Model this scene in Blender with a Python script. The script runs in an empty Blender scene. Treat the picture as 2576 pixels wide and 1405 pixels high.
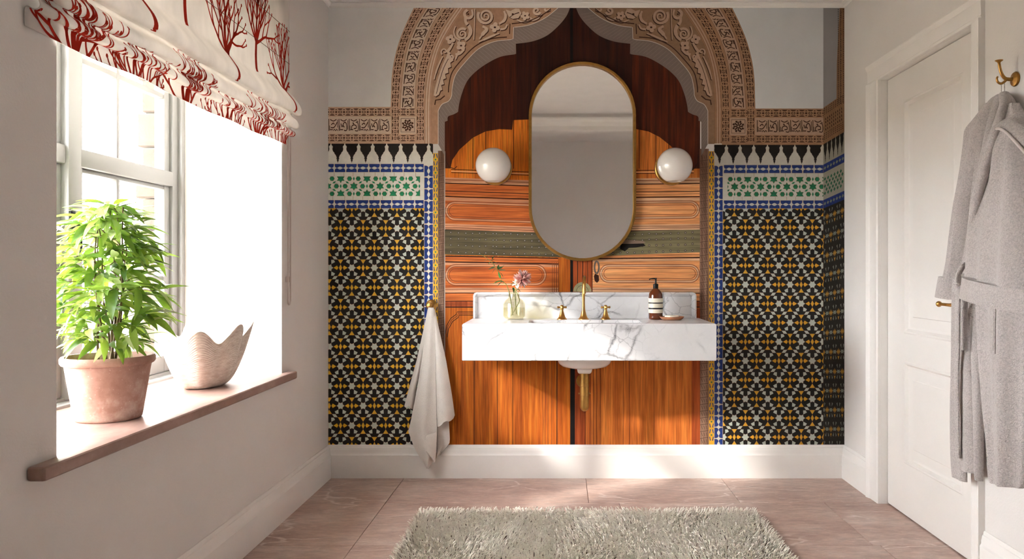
import bpy, bmesh, math, random
import numpy as np
from mathutils import Vector, Matrix, Quaternion

# ------------------------------------------------------------------ camera, world, sun, exposure
S = bpy.context.scene
COL = S.collection
F = 1951.6            # focal length in pixels of the 2576 px wide frame
VX, VY = 1408.0, 680.0
EYE = 1.092
D0 = 4.1              # distance to the papered wall
cam_d = bpy.data.cameras.new('camera')
cam = bpy.data.objects.new('camera', cam_d)
COL.objects.link(cam)
cam.location = (0, 0, EYE)
cam.rotation_euler = (math.pi / 2, 0, 0)
cam_d.sensor_width = 36.0
cam_d.lens = 36.0 * F / 2576.0
cam_d.shift_x = -(VX - 1288.0) / 2576.0
cam_d.shift_y = -(702.5 - VY) / 2576.0
cam_d.clip_start = 0.02
S.camera = cam

S.view_settings.view_transform = 'Standard'
S.view_settings.look = 'None'
S.view_settings.gamma = 1.0
S.view_settings.use_curve_mapping = False
S.view_settings.exposure = 2.66
S.cycles.caustics_reflective = False
S.cycles.caustics_refractive = False

world = bpy.data.worlds.new('world')
S.world = world
world.use_nodes = True
bg = world.node_tree.nodes['Background']
bg.inputs['Color'].default_value = (0.97, 0.985, 1.0, 1)
bg.inputs['Strength'].default_value = 7.0

sun_d = bpy.data.lights.new('sun', 'SUN')
sun = bpy.data.objects.new('sun', sun_d)
COL.objects.link(sun)
sun_d.energy = 1.1
sun_d.color = (1.0, 0.95, 0.89)
sun_d.angle = math.radians(3.2)
sun.rotation_euler = Vector((1.3, 1.0, -0.80)).to_track_quat('-Z', 'Y').to_euler()
sun.location = (-4, -2, 4)

# ------------------------------------------------------------------ helpers
R = random.Random(7)

def lin(c):
    return tuple((v / 12.92 if v <= 0.04045 else ((v + 0.055) / 1.055) ** 2.4) for v in (x / 255.0 for x in c))

def unproj(px, py, d):
    return Vector(((px - VX) / F * d, d, EYE + (VY - py) / F * d))

def at_x(px, py, x):
    d = F * x / (px - VX)
    return Vector((x, d, EYE + (VY - py) / F * d))

def tag(o, label=None, cat=None, group=None, kind=None):
    if label: o['label'] = label
    if cat: o['category'] = cat
    if group: o['group'] = group
    if kind: o['kind'] = kind
    return o

def empty(name, loc, label=None, cat=None, group=None):
    o = bpy.data.objects.new(name, None)
    COL.objects.link(o)
    o.location = loc
    o.empty_display_size = 0.05
    return tag(o, label, cat, group)

def link(name, me, parent=None, loc=None):
    o = bpy.data.objects.new(name, me)
    COL.objects.link(o)
    if parent is not None:
        o.parent = parent
        base = WORLD_OF(parent)
        o.location = (Vector(loc) if loc is not None else Vector((0, 0, 0))) - base
    elif loc is not None:
        o.location = loc
    return o

def WORLD_OF(p):
    v = Vector((0, 0, 0))
    while p is not None:
        v += p.location
        p = p.parent
    return v

def mkmesh(name, verts, faces, mats, smooth=None, fmat=None):
    me = bpy.data.meshes.new(name)
    me.from_pydata([tuple(v) for v in verts], [], faces)
    if not isinstance(mats, (list, tuple)):
        mats = [mats]
    for m in mats:
        me.materials.append(m)
    if fmat is not None:
        me.polygons.foreach_set('material_index', fmat)
    if smooth is not None:
        me.polygons.foreach_set('use_smooth', [True] * len(me.polygons))
        if smooth < 180:
            me.set_sharp_from_angle(angle=math.radians(smooth))
    me.update()
    return me

def mesh(name, verts, faces, mats, parent=None, smooth=None, fmat=None):
    return link(name, mkmesh(name, verts, faces, mats, smooth, fmat), parent)

class MB:
    """collects shapes of ONE piece"""
    def __init__(s): s.v = []; s.f = []
    def add(s, v, f):
        n = len(s.v); s.v += [Vector(p) for p in v]; s.f += [[i + n for i in q] for q in f]; return s
    def box(s, a, b):
        (x0, y0, z0), (x1, y1, z1) = a, b
        return s.add([(x0, y0, z0), (x1, y0, z0), (x1, y1, z0), (x0, y1, z0), (x0, y0, z1), (x1, y0, z1), (x1, y1, z1), (x0, y1, z1)],
                     [(0, 3, 2, 1), (4, 5, 6, 7), (0, 1, 5, 4), (1, 2, 6, 5), (2, 3, 7, 6), (3, 0, 4, 7)])
    def tube(s, pts, rad, n=10, cap=True, closed=False):
        v, f = tube_geo(pts, rad, n, cap, closed); return s.add(v, f)
    def lathe(s, prof, c=(0, 0, 0), n=32, axis='Z', cap=True):
        v, f = lathe_geo(prof, c, n, axis, cap); return s.add(v, f)
    def build(s, name, mat, parent=None, smooth=35, bevel=0.0, seg=2):
        o = mesh(name, s.v, s.f, mat, parent, smooth)
        if bevel:
            bevel_obj(o, bevel, seg, smooth)
        return o

def bevel_obj(o, w, seg=2, smooth=35):
    bm = bmesh.new(); bm.from_mesh(o.data)
    bmesh.ops.recalc_face_normals(bm, faces=bm.faces)
    es = [e for e in bm.edges if len(e.link_faces) == 2 and e.calc_face_angle(0) > math.radians(30)]
    bmesh.ops.bevel(bm, geom=es, offset=w, segments=seg, profile=0.6, affect='EDGES', clamp_overlap=True)
    bm.to_mesh(o.data); bm.free()
    o.data.polygons.foreach_set('use_smooth', [True] * len(o.data.polygons))
    o.data.set_sharp_from_angle(angle=math.radians(smooth))

def box(name, a, b, mat, parent=None, bevel=0.0, seg=2):
    a2 = [min(p, q) for p, q in zip(a, b)]; b2 = [max(p, q) for p, q in zip(a, b)]
    o = MB().box(a2, b2).build(name, mat, parent, None if not bevel else 35, bevel, seg)
    return o

def tube_geo(pts, rad, n=10, cap=True, closed=False):
    pts = [Vector(p) for p in pts]
    m = len(pts)
    if not hasattr(rad, '__len__'): rad = [rad] * m
    v, f = [], []
    prev = None
    for i, p in enumerate(pts):
        if closed: t = pts[(i + 1) % m] - pts[i - 1]
        else: t = pts[min(i + 1, m - 1)] - pts[max(i - 1, 0)]
        if t.length < 1e-9: t = Vector((0, 0, 1))
        t.normalize()
        if prev is None:
            a = Vector((0, 0, 1)) if abs(t.z) < 0.9 else Vector((1, 0, 0))
            nrm = (a - t * a.dot(t)).normalized()
        else:
            nrm = prev - t * prev.dot(t)
            nrm = nrm.normalized() if nrm.length > 1e-6 else t.orthogonal().normalized()
        prev = nrm
        bn = t.cross(nrm)
        r = rad[i]
        rx, ry = r if hasattr(r, '__len__') else (r, r)
        for k in range(n):
            a = 2 * math.pi * k / n
            v.append(p + nrm * math.cos(a) * rx + bn * math.sin(a) * ry)
    for i in range(m if closed else m - 1):
        j = (i + 1) % m
        for k in range(n):
            l = (k + 1) % n
            f.append((i * n + k, i * n + l, j * n + l, j * n + k))
    if cap and not closed:
        f.append(tuple(reversed(range(n)))); f.append(tuple((m - 1) * n + k for k in range(n)))
    return v, f

def lathe_geo(prof, c=(0, 0, 0), n=32, axis='Z', cap=True):
    v, f = [], []
    c = Vector(c)
    for r, h in prof:
        for k in range(n):
            a = 2 * math.pi * k / n
            x, y = r * math.cos(a), r * math.sin(a)
            p = (x, y, h) if axis == 'Z' else ((h, x, y) if axis == 'X' else (y, h, x))
            v.append(c + Vector(p))
    m = len(prof)
    for i in range(m - 1):
        for k in range(n):
            l = (k + 1) % n
            f.append((i * n + k, i * n + l, (i + 1) * n + l, (i + 1) * n + k))
    if cap:
        if prof[0][0] > 1e-6: f.append(tuple(reversed(range(n))))
        if prof[-1][0] > 1e-6: f.append(tuple((m - 1) * n + k for k in range(n)))
    return v, f

def extrude_profile(name, prof, p0, p1, out, mat, parent=None, smooth=30):
    """prof: list of (outward, z) closed polygon, swept from p0 to p1; out: outward unit vector"""
    p0, p1, out = Vector(p0), Vector(p1), Vector(out)
    n = len(prof)
    v = [p0 + out * a + Vector((0, 0, z)) for a, z in prof] + [p1 + out * a + Vector((0, 0, z)) for a, z in prof]
    f = [(i, (i + 1) % n, n + (i + 1) % n, n + i) for i in range(n)]
    f += [tuple(range(n)), tuple(reversed(range(n, 2 * n)))]
    return mesh(name, v, f, mat, parent, smooth)

def catmull(pts, per=8, closed=False):
    pts = [tuple(p) for p in pts]
    n = len(pts); out = []
    rng = range(n if closed else n - 1)
    for i in rng:
        P = [pts[(i + k) % n] if closed else pts[min(max(i + k, 0), n - 1)] for k in (-1, 0, 1, 2)]
        for j in range(per):
            t = j / per
            out.append(tuple(0.5 * ((2 * b) + (-a + c) * t + (2 * a - 5 * b + 4 * c - d) * t * t + (-a + 3 * b - 3 * c + d) * t ** 3)
                             for a, b, c, d in zip(*P)))
    if not closed: out.append(pts[-1])
    return out

def interp(rows, t):
    """rows: sorted list of (key, values...) linear interpolation"""
    if t <= rows[0][0]: return rows[0][1:]
    for a, b in zip(rows, rows[1:]):
        if t <= b[0]:
            k = (t - a[0]) / (b[0] - a[0] + 1e-12)
            return tuple(p + (q - p) * k for p, q in zip(a[1:], b[1:]))
    return rows[-1][1:]

# ------------------------------------------------------------------ materials
MATS = {}
def new_mat(name):
    m = bpy.data.materials.new(name); m.use_nodes = True
    nt = m.node_tree
    return m, nt, nt.nodes['Principled BSDF']

def nd(nt, typ, **kw):
    n = nt.nodes.new(typ)
    for k, v in kw.items():
        if k.startswith('_'): setattr(n, k[1:], v)
        else: n.inputs[k.replace('__', ' ')].default_value = v
    return n

def coords(nt, scale=(1, 1, 1), rot=(0, 0, 0), src='Object'):
    tc = nt.nodes.new('ShaderNodeTexCoord'); mp = nt.nodes.new('ShaderNodeMapping')
    mp.inputs['Scale'].default_value = scale; mp.inputs['Rotation'].default_value = rot
    nt.links.new(tc.outputs[src], mp.inputs['Vector'])
    return mp.outputs['Vector']

def ramp(nt, fac, stops, interp_='LINEAR'):
    r = nt.nodes.new('ShaderNodeValToRGB'); cr = r.color_ramp; cr.interpolation = interp_
    while len(cr.elements) < len(stops): cr.elements.new(0.5)
    for e, (p, c) in zip(cr.elements, stops):
        e.position = p; e.color = (c[0], c[1], c[2], 1) if hasattr(c, '__len__') else (c, c, c, 1)
    nt.links.new(fac, r.inputs['Fac'])
    return r.outputs['Color']

def mixc(nt, fac, a, b, mode='MIX'):
    m = nt.nodes.new('ShaderNodeMix'); m.data_type = 'RGBA'; m.blend_type = mode
    for sock, val in ((m.inputs[0], fac), (m.inputs[6], a), (m.inputs[7], b)):
        if hasattr(val, 'is_output'): nt.links.new(val, sock)
        elif hasattr(val, '__len__'): sock.default_value = (val[0], val[1], val[2], 1)
        else: sock.default_value = val
    return m.outputs[2]

def bump(nt, b, height, strength=0.2, dist=0.01):
    bn = nt.nodes.new('ShaderNodeBump'); bn.inputs['Strength'].default_value = strength; bn.inputs['Distance'].default_value = dist
    nt.links.new(height, bn.inputs['Height']); nt.links.new(bn.outputs['Normal'], b.inputs['Normal'])

def pm(name, c, rough=0.5, metal=0.0, var=0.0, vscale=8.0, bumpk=0.0, bscale=200.0, bdist=0.002, spec=0.5, coat=0.0, sheen=0.0, sub=0.0):
    """principled material, colour in 0-255 sRGB, optional mottling and fine relief"""
    if name in MATS: return MATS[name]
    m, nt, b = new_mat(name)
    L = lin(c)
    b.inputs['Base Color'].default_value = (*L, 1)
    b.inputs['Roughness'].default_value = rough; b.inputs['Metallic'].default_value = metal
    b.inputs['Specular IOR Level'].default_value = spec
    b.inputs['Coat Weight'].default_value = coat
    if sheen: b.inputs['Sheen Weight'].default_value = sheen
    if sub: b.inputs['Subsurface Weight'].default_value = sub; b.inputs['Subsurface Scale'].default_value = 0.01
    n = nd(nt, 'ShaderNodeTexNoise', Scale=vscale, Detail=5.0, Roughness=0.6)
    nt.links.new(coords(nt), n.inputs['Vector'])
    k = var if var else 0.03
    col = ramp(nt, n.outputs['Fac'], [(0.3, [x * (1 - k) for x in L]), (0.7, [min(1, x * (1 + k)) for x in L])])
    nt.links.new(col, b.inputs['Base Color'])
    if bumpk:
        n2 = nd(nt, 'ShaderNodeTexNoise', Scale=bscale, Detail=3.0)
        nt.links.new(coords(nt), n2.inputs['Vector'])
        bump(nt, b, n2.outputs['Fac'], bumpk, bdist)
    MATS[name] = m
    return m

M_wall = pm('wall_paint', (230, 226, 222), 0.85, var=0.02, vscale=3, bumpk=0.25, bscale=160, bdist=0.002)
M_trim = pm('trim_paint', (242, 239, 235), 0.5, var=0.015, vscale=5, bumpk=0.05, bscale=60)
M_ceil = pm('ceiling_paint', (238, 235, 232), 0.9)
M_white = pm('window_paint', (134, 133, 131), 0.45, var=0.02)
M_brass = pm('brass', (196, 150, 84), 0.28, 1.0, var=0.12, vscale=25)
M_brassd = pm('aged_brass', (176, 134, 74), 0.36, 1.0, var=0.15, vscale=30)
M_black = pm('black_plastic', (18, 18, 20), 0.4)
M_iron = pm('black_iron', (25, 24, 24), 0.5, 0.6)

def marble(name, base, vein, scale=2.2, rough=0.25, warm=0.0):
    m, nt, b = new_mat(name)
    co = coords(nt, (scale, scale, scale), (0.3, 0.5, 0.35))
    n1 = nd(nt, 'ShaderNodeTexNoise', Scale=2.0, Detail=6.0, Roughness=0.6); nt.links.new(co, n1.inputs['Vector'])
    ad = nd(nt, 'ShaderNodeMixRGB', Fac=0.22, _blend_type='ADD'); nt.links.new(co, ad.inputs[1]); nt.links.new(n1.outputs['Color'], ad.inputs[2])
    vo = nd(nt, 'ShaderNodeTexVoronoi', Scale=2.1, _feature='DISTANCE_TO_EDGE'); nt.links.new(ad.outputs[0], vo.inputs['Vector'])
    v1 = ramp(nt, vo.outputs['Distance'], [(0.0, 1.0), (0.012, 0.55), (0.04, 0.0)])
    vo2 = nd(nt, 'ShaderNodeTexVoronoi', Scale=5.3, _feature='DISTANCE_TO_EDGE'); nt.links.new(ad.outputs[0], vo2.inputs['Vector'])
    v2 = ramp(nt, vo2.outputs['Distance'], [(0.0, 0.45), (0.014, 0.15), (0.03, 0.0)])
    msk = nd(nt, 'ShaderNodeTexNoise', Scale=1.6, Detail=3.0); nt.links.new(co, msk.inputs['Vector'])
    mk = ramp(nt, msk.outputs['Fac'], [(0.42, 0.0), (0.62, 1.0)])
    sm = mixc(nt, 1.0, v1, v2, 'ADD')
    sm = mixc(nt, 1.0, sm, mk, 'MULTIPLY')
    cl = nd(nt, 'ShaderNodeTexNoise', Scale=1.1, Detail=7.0, Roughness=0.65); nt.links.new(co, cl.inputs['Vector'])
    lb, lv = lin(base), lin(vein)
    bc = ramp(nt, cl.outputs['Fac'], [(0.3, [x * 0.86 for x in lb]), (0.65, lb)])
    col = mixc(nt, sm, bc, lv)
    nt.links.new(col, b.inputs['Base Color']); b.inputs['Roughness'].default_value = rough
    return m
M_marble = marble('white_marble', (236, 235, 236), (92, 90, 96))
# ------------------------------------------------------------------ room shell
XL, XR, YB, YR, ZC = -1.2227, 1.504, D0, -0.30, 2.502
XO = -1.80                      # outer face of the thick window wall
WY0, WY1, WZ0, WZ1 = 1.885, 3.412, 0.607, 2.22
def struct(o): o['kind'] = 'structure'; return o
struct(MB().box((XO, YR, 0), (XL, WY0, ZC)).box((XO, WY1, 0), (XL, YB + 0.1, ZC)).box((XO, WY0, 0), (XL, WY1, WZ0))
       .box((XO, WY0, WZ1), (XL, WY1, ZC)).build('wall_left', M_wall, None, None))
struct(box('wall_back', (XL, YB, 0), (XR, YB + 0.12, ZC), M_wall))
DY0, DY1, DZ = 2.815, 3.637, 1.985     # door opening
struct(MB().box((XR, YR, 0), (XR + 0.12, DY0, ZC)).box((XR, DY1, 0), (XR + 0.12, YB + 0.12, ZC)).box((XR, DY0, DZ), (XR + 0.12, DY1, ZC))
       .build('wall_right', M_wall, None, None))
struct(box('wall_rear', (XL, YR - 0.12, 0), (XR, YR, ZC), M_wall))
struct(box('ceiling', (XO, YR - 0.12, ZC), (XR + 0.12, YB + 0.12, ZC + 0.1), M_ceil))
struct(box('trim_beam', (XL, 1.02, 2.345), (XR, 1.20, ZC), M_wall))
extr = [(0, 0), (0.02, 0), (0.02, 0.035), (0.03, 0.05), (0.03, 0.075), (0, 0.075)]
struct(extrude_profile('trim_5', extr, (XL, 1.20, 2.27 + 0.12), (XR, 1.20, 2.27 + 0.12), (0, 1, 0), M_trim))
base_p = [(0, 0), (0.020, 0), (0.020, 0.120), (0.0165, 0.126), (0.0145, 0.130), (0.0150, 0.140), (0.0115, 0.152), (0.0105, 0.158), (0.0075, 0.160), (0.0060, 0.169), (0.0030, 0.173), (0, 0.173)]
struct(extrude_profile('baseboard_back', base_p, (XL, YB, 0), (XR, YB, 0), (0, -1, 0), M_trim))
struct(extrude_profile('baseboard_left', base_p, (XL, YR, 0), (XL, YB, 0), (1, 0, 0), M_trim))
struct(extrude_profile('baseboard_right', base_p, (XR, 3.757, 0), (XR, YB, 0), (-1, 0, 0), M_trim))
struct(extrude_profile('baseboard_near', base_p, (XR, YR, 0), (XR, 2.742, 0), (-1, 0, 0), M_trim))
cor = [(0, 0), (0.006, 0), (0.008, 0.008), (0.014, 0.012), (0.018, 0.018), (0.024, 0.020), (0.024, 0.024), (0, 0.024)]
zc = ZC - 0.024
struct(extrude_profile('trim_1', cor, (XL, YB, zc), (XR, YB, zc), (0, -1, 0), M_trim))
struct(extrude_profile('trim_2', cor, (XL, YR, zc), (XL, YB, zc), (1, 0, 0), M_trim))
struct(extrude_profile('trim_3', cor, (XR, YR, zc), (XR, YB, zc), (-1, 0, 0), M_trim))

# ------------------------------------------------------------------ floor and its stone tiles
def stone_floor():
    m, nt, b = new_mat('rosy_floor_stone')
    ob = nt.nodes.new('ShaderNodeObjectInfo')
    tc = nt.nodes.new('ShaderNodeTexCoord')
    va = nd(nt, 'ShaderNodeVectorMath', _operation='MULTIPLY_ADD')
    cb = nt.nodes.new('ShaderNodeCombineXYZ')
    for i in range(3): nt.links.new(ob.outputs['Random'], cb.inputs[i])
    va.inputs[1].default_value = (1, 1, 1)
    nt.links.new(tc.outputs['Object'], va.inputs[0])
    sc = nd(nt, 'ShaderNodeVectorMath', _operation='SCALE'); sc.inputs['Scale'].default_value = 9.0
    nt.links.new(cb.outputs[0], sc.inputs[0]); nt.links.new(sc.outputs[0], va.inputs[2])
    co = va.outputs[0]
    mp = nd(nt, 'ShaderNodeMapping'); mp.inputs['Rotation'].default_value = (0, 0, -0.5); mp.inputs['Scale'].default_value = (1.0, 2.6, 1)
    nt.links.new(co, mp.inputs['Vector'])
    n1 = nd(nt, 'ShaderNodeTexNoise', Scale=2.2, Detail=9.0, Roughness=0.68); nt.links.new(mp.outputs[0], n1.inputs['Vector'])
    a, c, d = lin((164, 133, 120)), lin((193, 164, 150)), lin((216, 196, 184))
    bc = ramp(nt, n1.outputs['Fac'], [(0.28, a), (0.5, c), (0.74, d)])
    n2 = nd(nt, 'ShaderNodeTexNoise', Scale=3.0, Detail=5.0); nt.links.new(mp.outputs[0], n2.inputs['Vector'])
    ad = nd(nt, 'ShaderNodeMixRGB', Fac=0.35, _blend_type='ADD'); nt.links.new(mp.outputs[0], ad.inputs[1]); nt.links.new(n2.outputs['Color'], ad.inputs[2])
    vo = nd(nt, 'ShaderNodeTexVoronoi', Scale=1.7, _feature='DISTANCE_TO_EDGE'); nt.links.new(ad.outputs[0], vo.inputs['Vector'])
    v1 = ramp(nt, vo.outputs['Distance'], [(0.0, 0.8), (0.008, 0.6), (0.02, 0.0)])
    ms = nd(nt, 'ShaderNodeTexNoise', Scale=2.4, Detail=2.0); nt.links.new(co, ms.inputs['Vector'])
    mk = ramp(nt, ms.outputs['Fac'], [(0.48, 0.0), (0.6, 1.0)])
    fl = nd(nt, 'ShaderNodeTexNoise', Scale=26.0, Detail=4.0, Roughness=0.7); nt.links.new(mp.outputs[0], fl.inputs['Vector'])
    fk = ramp(nt, fl.outputs['Fac'], [(0.58, 0.0), (0.74, 0.5)])
    g2 = nd(nt, 'ShaderNodeTexNoise', Scale=15.0, Detail=6.0, Roughness=0.7); nt.links.new(mp.outputs[0], g2.inputs['Vector'])
    bc = mixc(nt, 1.0, bc, ramp(nt, g2.outputs['Fac'], [(0.35, 0.78), (0.62, 1.06)]), 'MULTIPLY')
    sm = mixc(nt, 1.0, mixc(nt, 1.0, v1, mk, 'MULTIPLY'), fk, 'ADD')
    col = mixc(nt, sm, bc, lin((228, 212, 203)))
    nt.links.new(col, b.inputs['Base Color']); b.inputs['Roughness'].default_value = 0.42
    bump(nt, b, n1.outputs['Fac'], 0.12, 0.004)
    return m
M_stone = stone_floor()
M_grout = pm('floor_grout', (120, 96, 86), 0.9)
floor = struct(box('floor', (XL - 0.02, YR, -0.08), (XR + 0.14, YB + 0.02, -0.004), M_grout))
def ftile(x0, x1, y0, y1):
    g = 0.0012
    cx, cy = (x0 + x1) / 2, (y0 + y1) / 2
    a, b_ = (x1 - x0) / 2 - g, (y1 - y0) / 2 - g
    o = MB().box((-a, -b_, -0.008), (a, b_, 0.0)).build('floor_tile', M_stone, None, 35, 0.0012, 1)
    o.parent = floor; o.location = (cx, cy, 0)
rows = [4.1, 3.652, 3.085, 2.50, 1.92, 1.34, 0.76, 0.18, YR]
cuts = [[-0.82, 0.137, 0.85], [-0.82, 0.28, 1.246], [-0.82, 0.32, 1.275], [-0.82, 0.1, 1.05], [-0.82, 0.3, 1.2], [-0.82, 0.1, 1.0], [-0.82, 0.3, 1.2], [-0.82, 0.1, 1.0]]
for i in range(8):
    xs = cuts[i] + [XR + 0.1]
    for a, b_ in zip(xs, xs[1:]): ftile(a, b_, rows[i + 1], rows[i])
for a, b_ in ((4.1, 3.085), (3.085, 2.0), (2.0, 0.9), (0.9, YR)): ftile(XL - 0.01, -0.82, b_, a)

# ------------------------------------------------------------------ window in the deep reveal
XF = -1.665                       # room face of the window frame
glass, gnt, _ = new_mat('window_glass')
gnt.nodes.remove(_)
gt = gnt.nodes.new('ShaderNodeBsdfTransparent'); gg = gnt.nodes.new('ShaderNodeBsdfGlossy'); gm = gnt.nodes.new('ShaderNodeMixShader')
gg.inputs['Roughness'].default_value = 0.02; gm.inputs[0].default_value = 0.05
gnt.links.new(gt.outputs[0], gm.inputs[1]); gnt.links.new(gg.outputs[0], gm.inputs[2])
gnt.links.new(gm.outputs[0], gnt.nodes['Material Output'].inputs['Surface'])
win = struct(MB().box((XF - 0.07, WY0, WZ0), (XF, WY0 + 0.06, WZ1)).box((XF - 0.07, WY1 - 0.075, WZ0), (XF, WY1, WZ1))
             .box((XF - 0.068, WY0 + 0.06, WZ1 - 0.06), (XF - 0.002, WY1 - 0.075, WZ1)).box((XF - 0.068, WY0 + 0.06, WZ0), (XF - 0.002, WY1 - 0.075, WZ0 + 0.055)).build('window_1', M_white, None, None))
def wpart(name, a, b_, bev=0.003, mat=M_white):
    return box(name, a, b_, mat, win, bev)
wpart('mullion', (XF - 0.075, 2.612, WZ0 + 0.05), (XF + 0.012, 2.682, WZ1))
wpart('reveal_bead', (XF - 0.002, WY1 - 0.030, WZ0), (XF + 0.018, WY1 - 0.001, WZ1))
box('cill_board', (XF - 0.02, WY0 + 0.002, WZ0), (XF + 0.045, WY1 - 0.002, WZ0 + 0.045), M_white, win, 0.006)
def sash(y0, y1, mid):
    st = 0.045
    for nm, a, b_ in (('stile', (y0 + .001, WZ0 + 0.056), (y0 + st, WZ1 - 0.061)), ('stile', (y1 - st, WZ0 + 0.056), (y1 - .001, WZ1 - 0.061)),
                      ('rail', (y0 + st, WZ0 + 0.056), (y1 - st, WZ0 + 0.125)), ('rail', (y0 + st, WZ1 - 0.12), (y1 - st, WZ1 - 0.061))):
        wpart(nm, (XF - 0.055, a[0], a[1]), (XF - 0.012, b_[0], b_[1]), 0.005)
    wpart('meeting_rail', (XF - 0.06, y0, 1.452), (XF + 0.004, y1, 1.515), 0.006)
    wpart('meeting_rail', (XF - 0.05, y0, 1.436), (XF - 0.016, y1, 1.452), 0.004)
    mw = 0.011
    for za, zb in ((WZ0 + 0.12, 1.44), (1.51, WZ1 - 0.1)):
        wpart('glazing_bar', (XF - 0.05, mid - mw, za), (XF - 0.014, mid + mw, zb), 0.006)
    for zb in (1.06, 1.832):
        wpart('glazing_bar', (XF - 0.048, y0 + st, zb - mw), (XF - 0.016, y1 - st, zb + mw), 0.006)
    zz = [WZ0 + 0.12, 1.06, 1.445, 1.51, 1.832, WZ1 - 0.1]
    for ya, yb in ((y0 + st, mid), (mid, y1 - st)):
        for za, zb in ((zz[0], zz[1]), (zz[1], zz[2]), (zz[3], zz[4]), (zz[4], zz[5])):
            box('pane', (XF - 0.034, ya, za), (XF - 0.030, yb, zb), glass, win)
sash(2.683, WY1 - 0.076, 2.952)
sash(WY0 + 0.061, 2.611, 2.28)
# casement latch on the mullion
latch = empty('window_latch', (XF + 0.012, 2.63, 1.27), 'black iron casement latch with hanging loop on the window mullion', 'latch')
box('back_plate', (XF + 0.0125, 2.615, 1.235), (XF + 0.018, 2.641, 1.300), M_iron, latch, 0.002)
MB().tube([(XF + 0.018, 2.628, 1.275), (XF + 0.035, 2.632, 1.277), (XF + 0.042, 2.66, 1.283), (XF + 0.04, 2.675, 1.272)], [0.007, 0.006, 0.006, 0.003], 10).build('handle', M_iron, latch)
lp = catmull([(0, 1.265), (0.012, 1.22), (0.018, 1.18), (0.010, 1.145), (-0.008, 1.145), (-0.015, 1.18), (-0.006, 1.225)], 6, True)
MB().tube([(XF + 0.03, 2.635 + a, z) for a, z in lp], 0.0035, 8, closed=True).build('loop', M_iron, latch)
arm = empty('window_stay', (XF - 0.01, 2.75, 1.26), 'small dark window stay showing left of the plant against the glass', 'stay')
MB().tube([(XF - 0.008, 2.70, 1.275), (XF + 0.005, 2.72, 1.28), (XF + 0.012, 2.745, 1.268)], [0.004, 0.005, 0.002], 8).build('stay_arm', M_iron, arm)

# outer stone jamb seen through the glass
def stone_out():
    m, nt, b = new_mat('outdoor_sandstone')
    n = nd(nt, 'ShaderNodeTexNoise', Scale=22.0, Detail=7.0, Roughness=0.7); nt.links.new(coords(nt), n.inputs['Vector'])
    nt.links.new(ramp(nt, n.outputs['Fac'], [(0.3, lin((54, 43, 34))), (0.7, lin((72, 58, 46)))]), b.inputs['Base Color'])
    b.inputs['Roughness'].default_value = 0.95; bump(nt, b, n.outputs['Fac'], 0.6, 0.01)
    return m
M_sand = stone_out()
jamb = struct(box('wall_outside', (-1.82, 3.44, 0), (-1.80, 4.2, 2.6), M_sand))
z = 0.55
for i in range(13):
    h = R.uniform(0.105, 0.16)
    w = 0.07 + (0.022 if i % 2 else 0) + R.uniform(-0.006, 0.006)
    box('stone', (-1.738 - w, 3.345 + R.uniform(0, 0.008), z + 0.004), (-1.738, 3.60, z + h), M_sand, jamb, 0.006, 1)
    z += h
    if z > 2.3: break
struct(box('ground_outside', (-40, -30, -0.65), (-1.83, 40, -0.6), pm('gravel', (150, 144, 130), .95, var=.2, vscale=3)))
# pale bare shrub outdoors
def shrub():
    bark = pm('grey_bark', (66, 63, 58), 0.9)
    root = empty('bare_tree', (-5.2, 7.2, -0.6), 'pale leafless tree outdoors, faint through the window behind the plant', 'tree')
    mb = MB()
    rr = random.Random(3)
    def br(p, d, L, r, k):
        pts = [p]
        for i in range(4):
            d = (d + Vector((rr.uniform(-.18, .18), rr.uniform(-.18, .18), rr.uniform(-.05, .15)))).normalized()
            pts.append(pts[-1] + d * L / 4)
        mb.tube(pts, [r * (1 - 0.13 * i) for i in range(5)], 5, False)
        if k == 0: return
        for j in range(4 if k > 1 else 3):
            q = pts[1 + (j % 4)]
            br(q, (d + Vector((rr.uniform(-1, 1), rr.uniform(-1, 1), rr.uniform(-.1, .8))) * 0.8).normalized(), L * rr.uniform(.5, .75), r * 0.5, k - 1)
    br(Vector((-5.2, 7.2, -0.6)), Vector((0.05, 0, 1)), 1.5, 0.035, 4)
    mb.build('branches', bark, root, None)
    root.children[0]['kind'] = 'stuff'
shrub()
# window sill slab
def rosy():
    m, nt, b = new_mat('rosy_sill_stone')
    n = nd(nt, 'ShaderNodeTexNoise', Scale=9.0, Detail=8.0, Roughness=0.7); nt.links.new(coords(nt, (1, 0.5, 1)), n.inputs['Vector'])
    nt.links.new(ramp(nt, n.outputs['Fac'], [(0.3, lin((136, 106, 97))), (0.55, lin((160, 129, 118))), (0.75, lin((182, 157, 147)))]), b.inputs['Base Color'])
    b.inputs['Roughness'].default_value = 0.38; bump(nt, b, n.outputs['Fac'], 0.08, 0.003)
    return m
M_sill = rosy()
SZ = 0.642
sill = MB()
v = [(XF - 0.02, WY0 + .001), (XL - .001, WY0 + .001), (XL + .001, 1.775), (-1.178, 1.775), (-1.178, 3.485), (XL + .001, 3.485), (XL - .001, WY1 - .001), (XF - 0.02, WY1 - .001)]
n = len(v)
sill.add([(x, y, SZ - 0.034) for x, y in v] + [(x, y, SZ) for x, y in v], [tuple(range(n)), tuple(range(n, 2 * n))] + [(i, (i + 1) % n, n + (i + 1) % n, n + i) for i in range(n)])
so = sill.build('trim_sill', M_sill, None, 35, 0.009, 3); struct(so)
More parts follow.
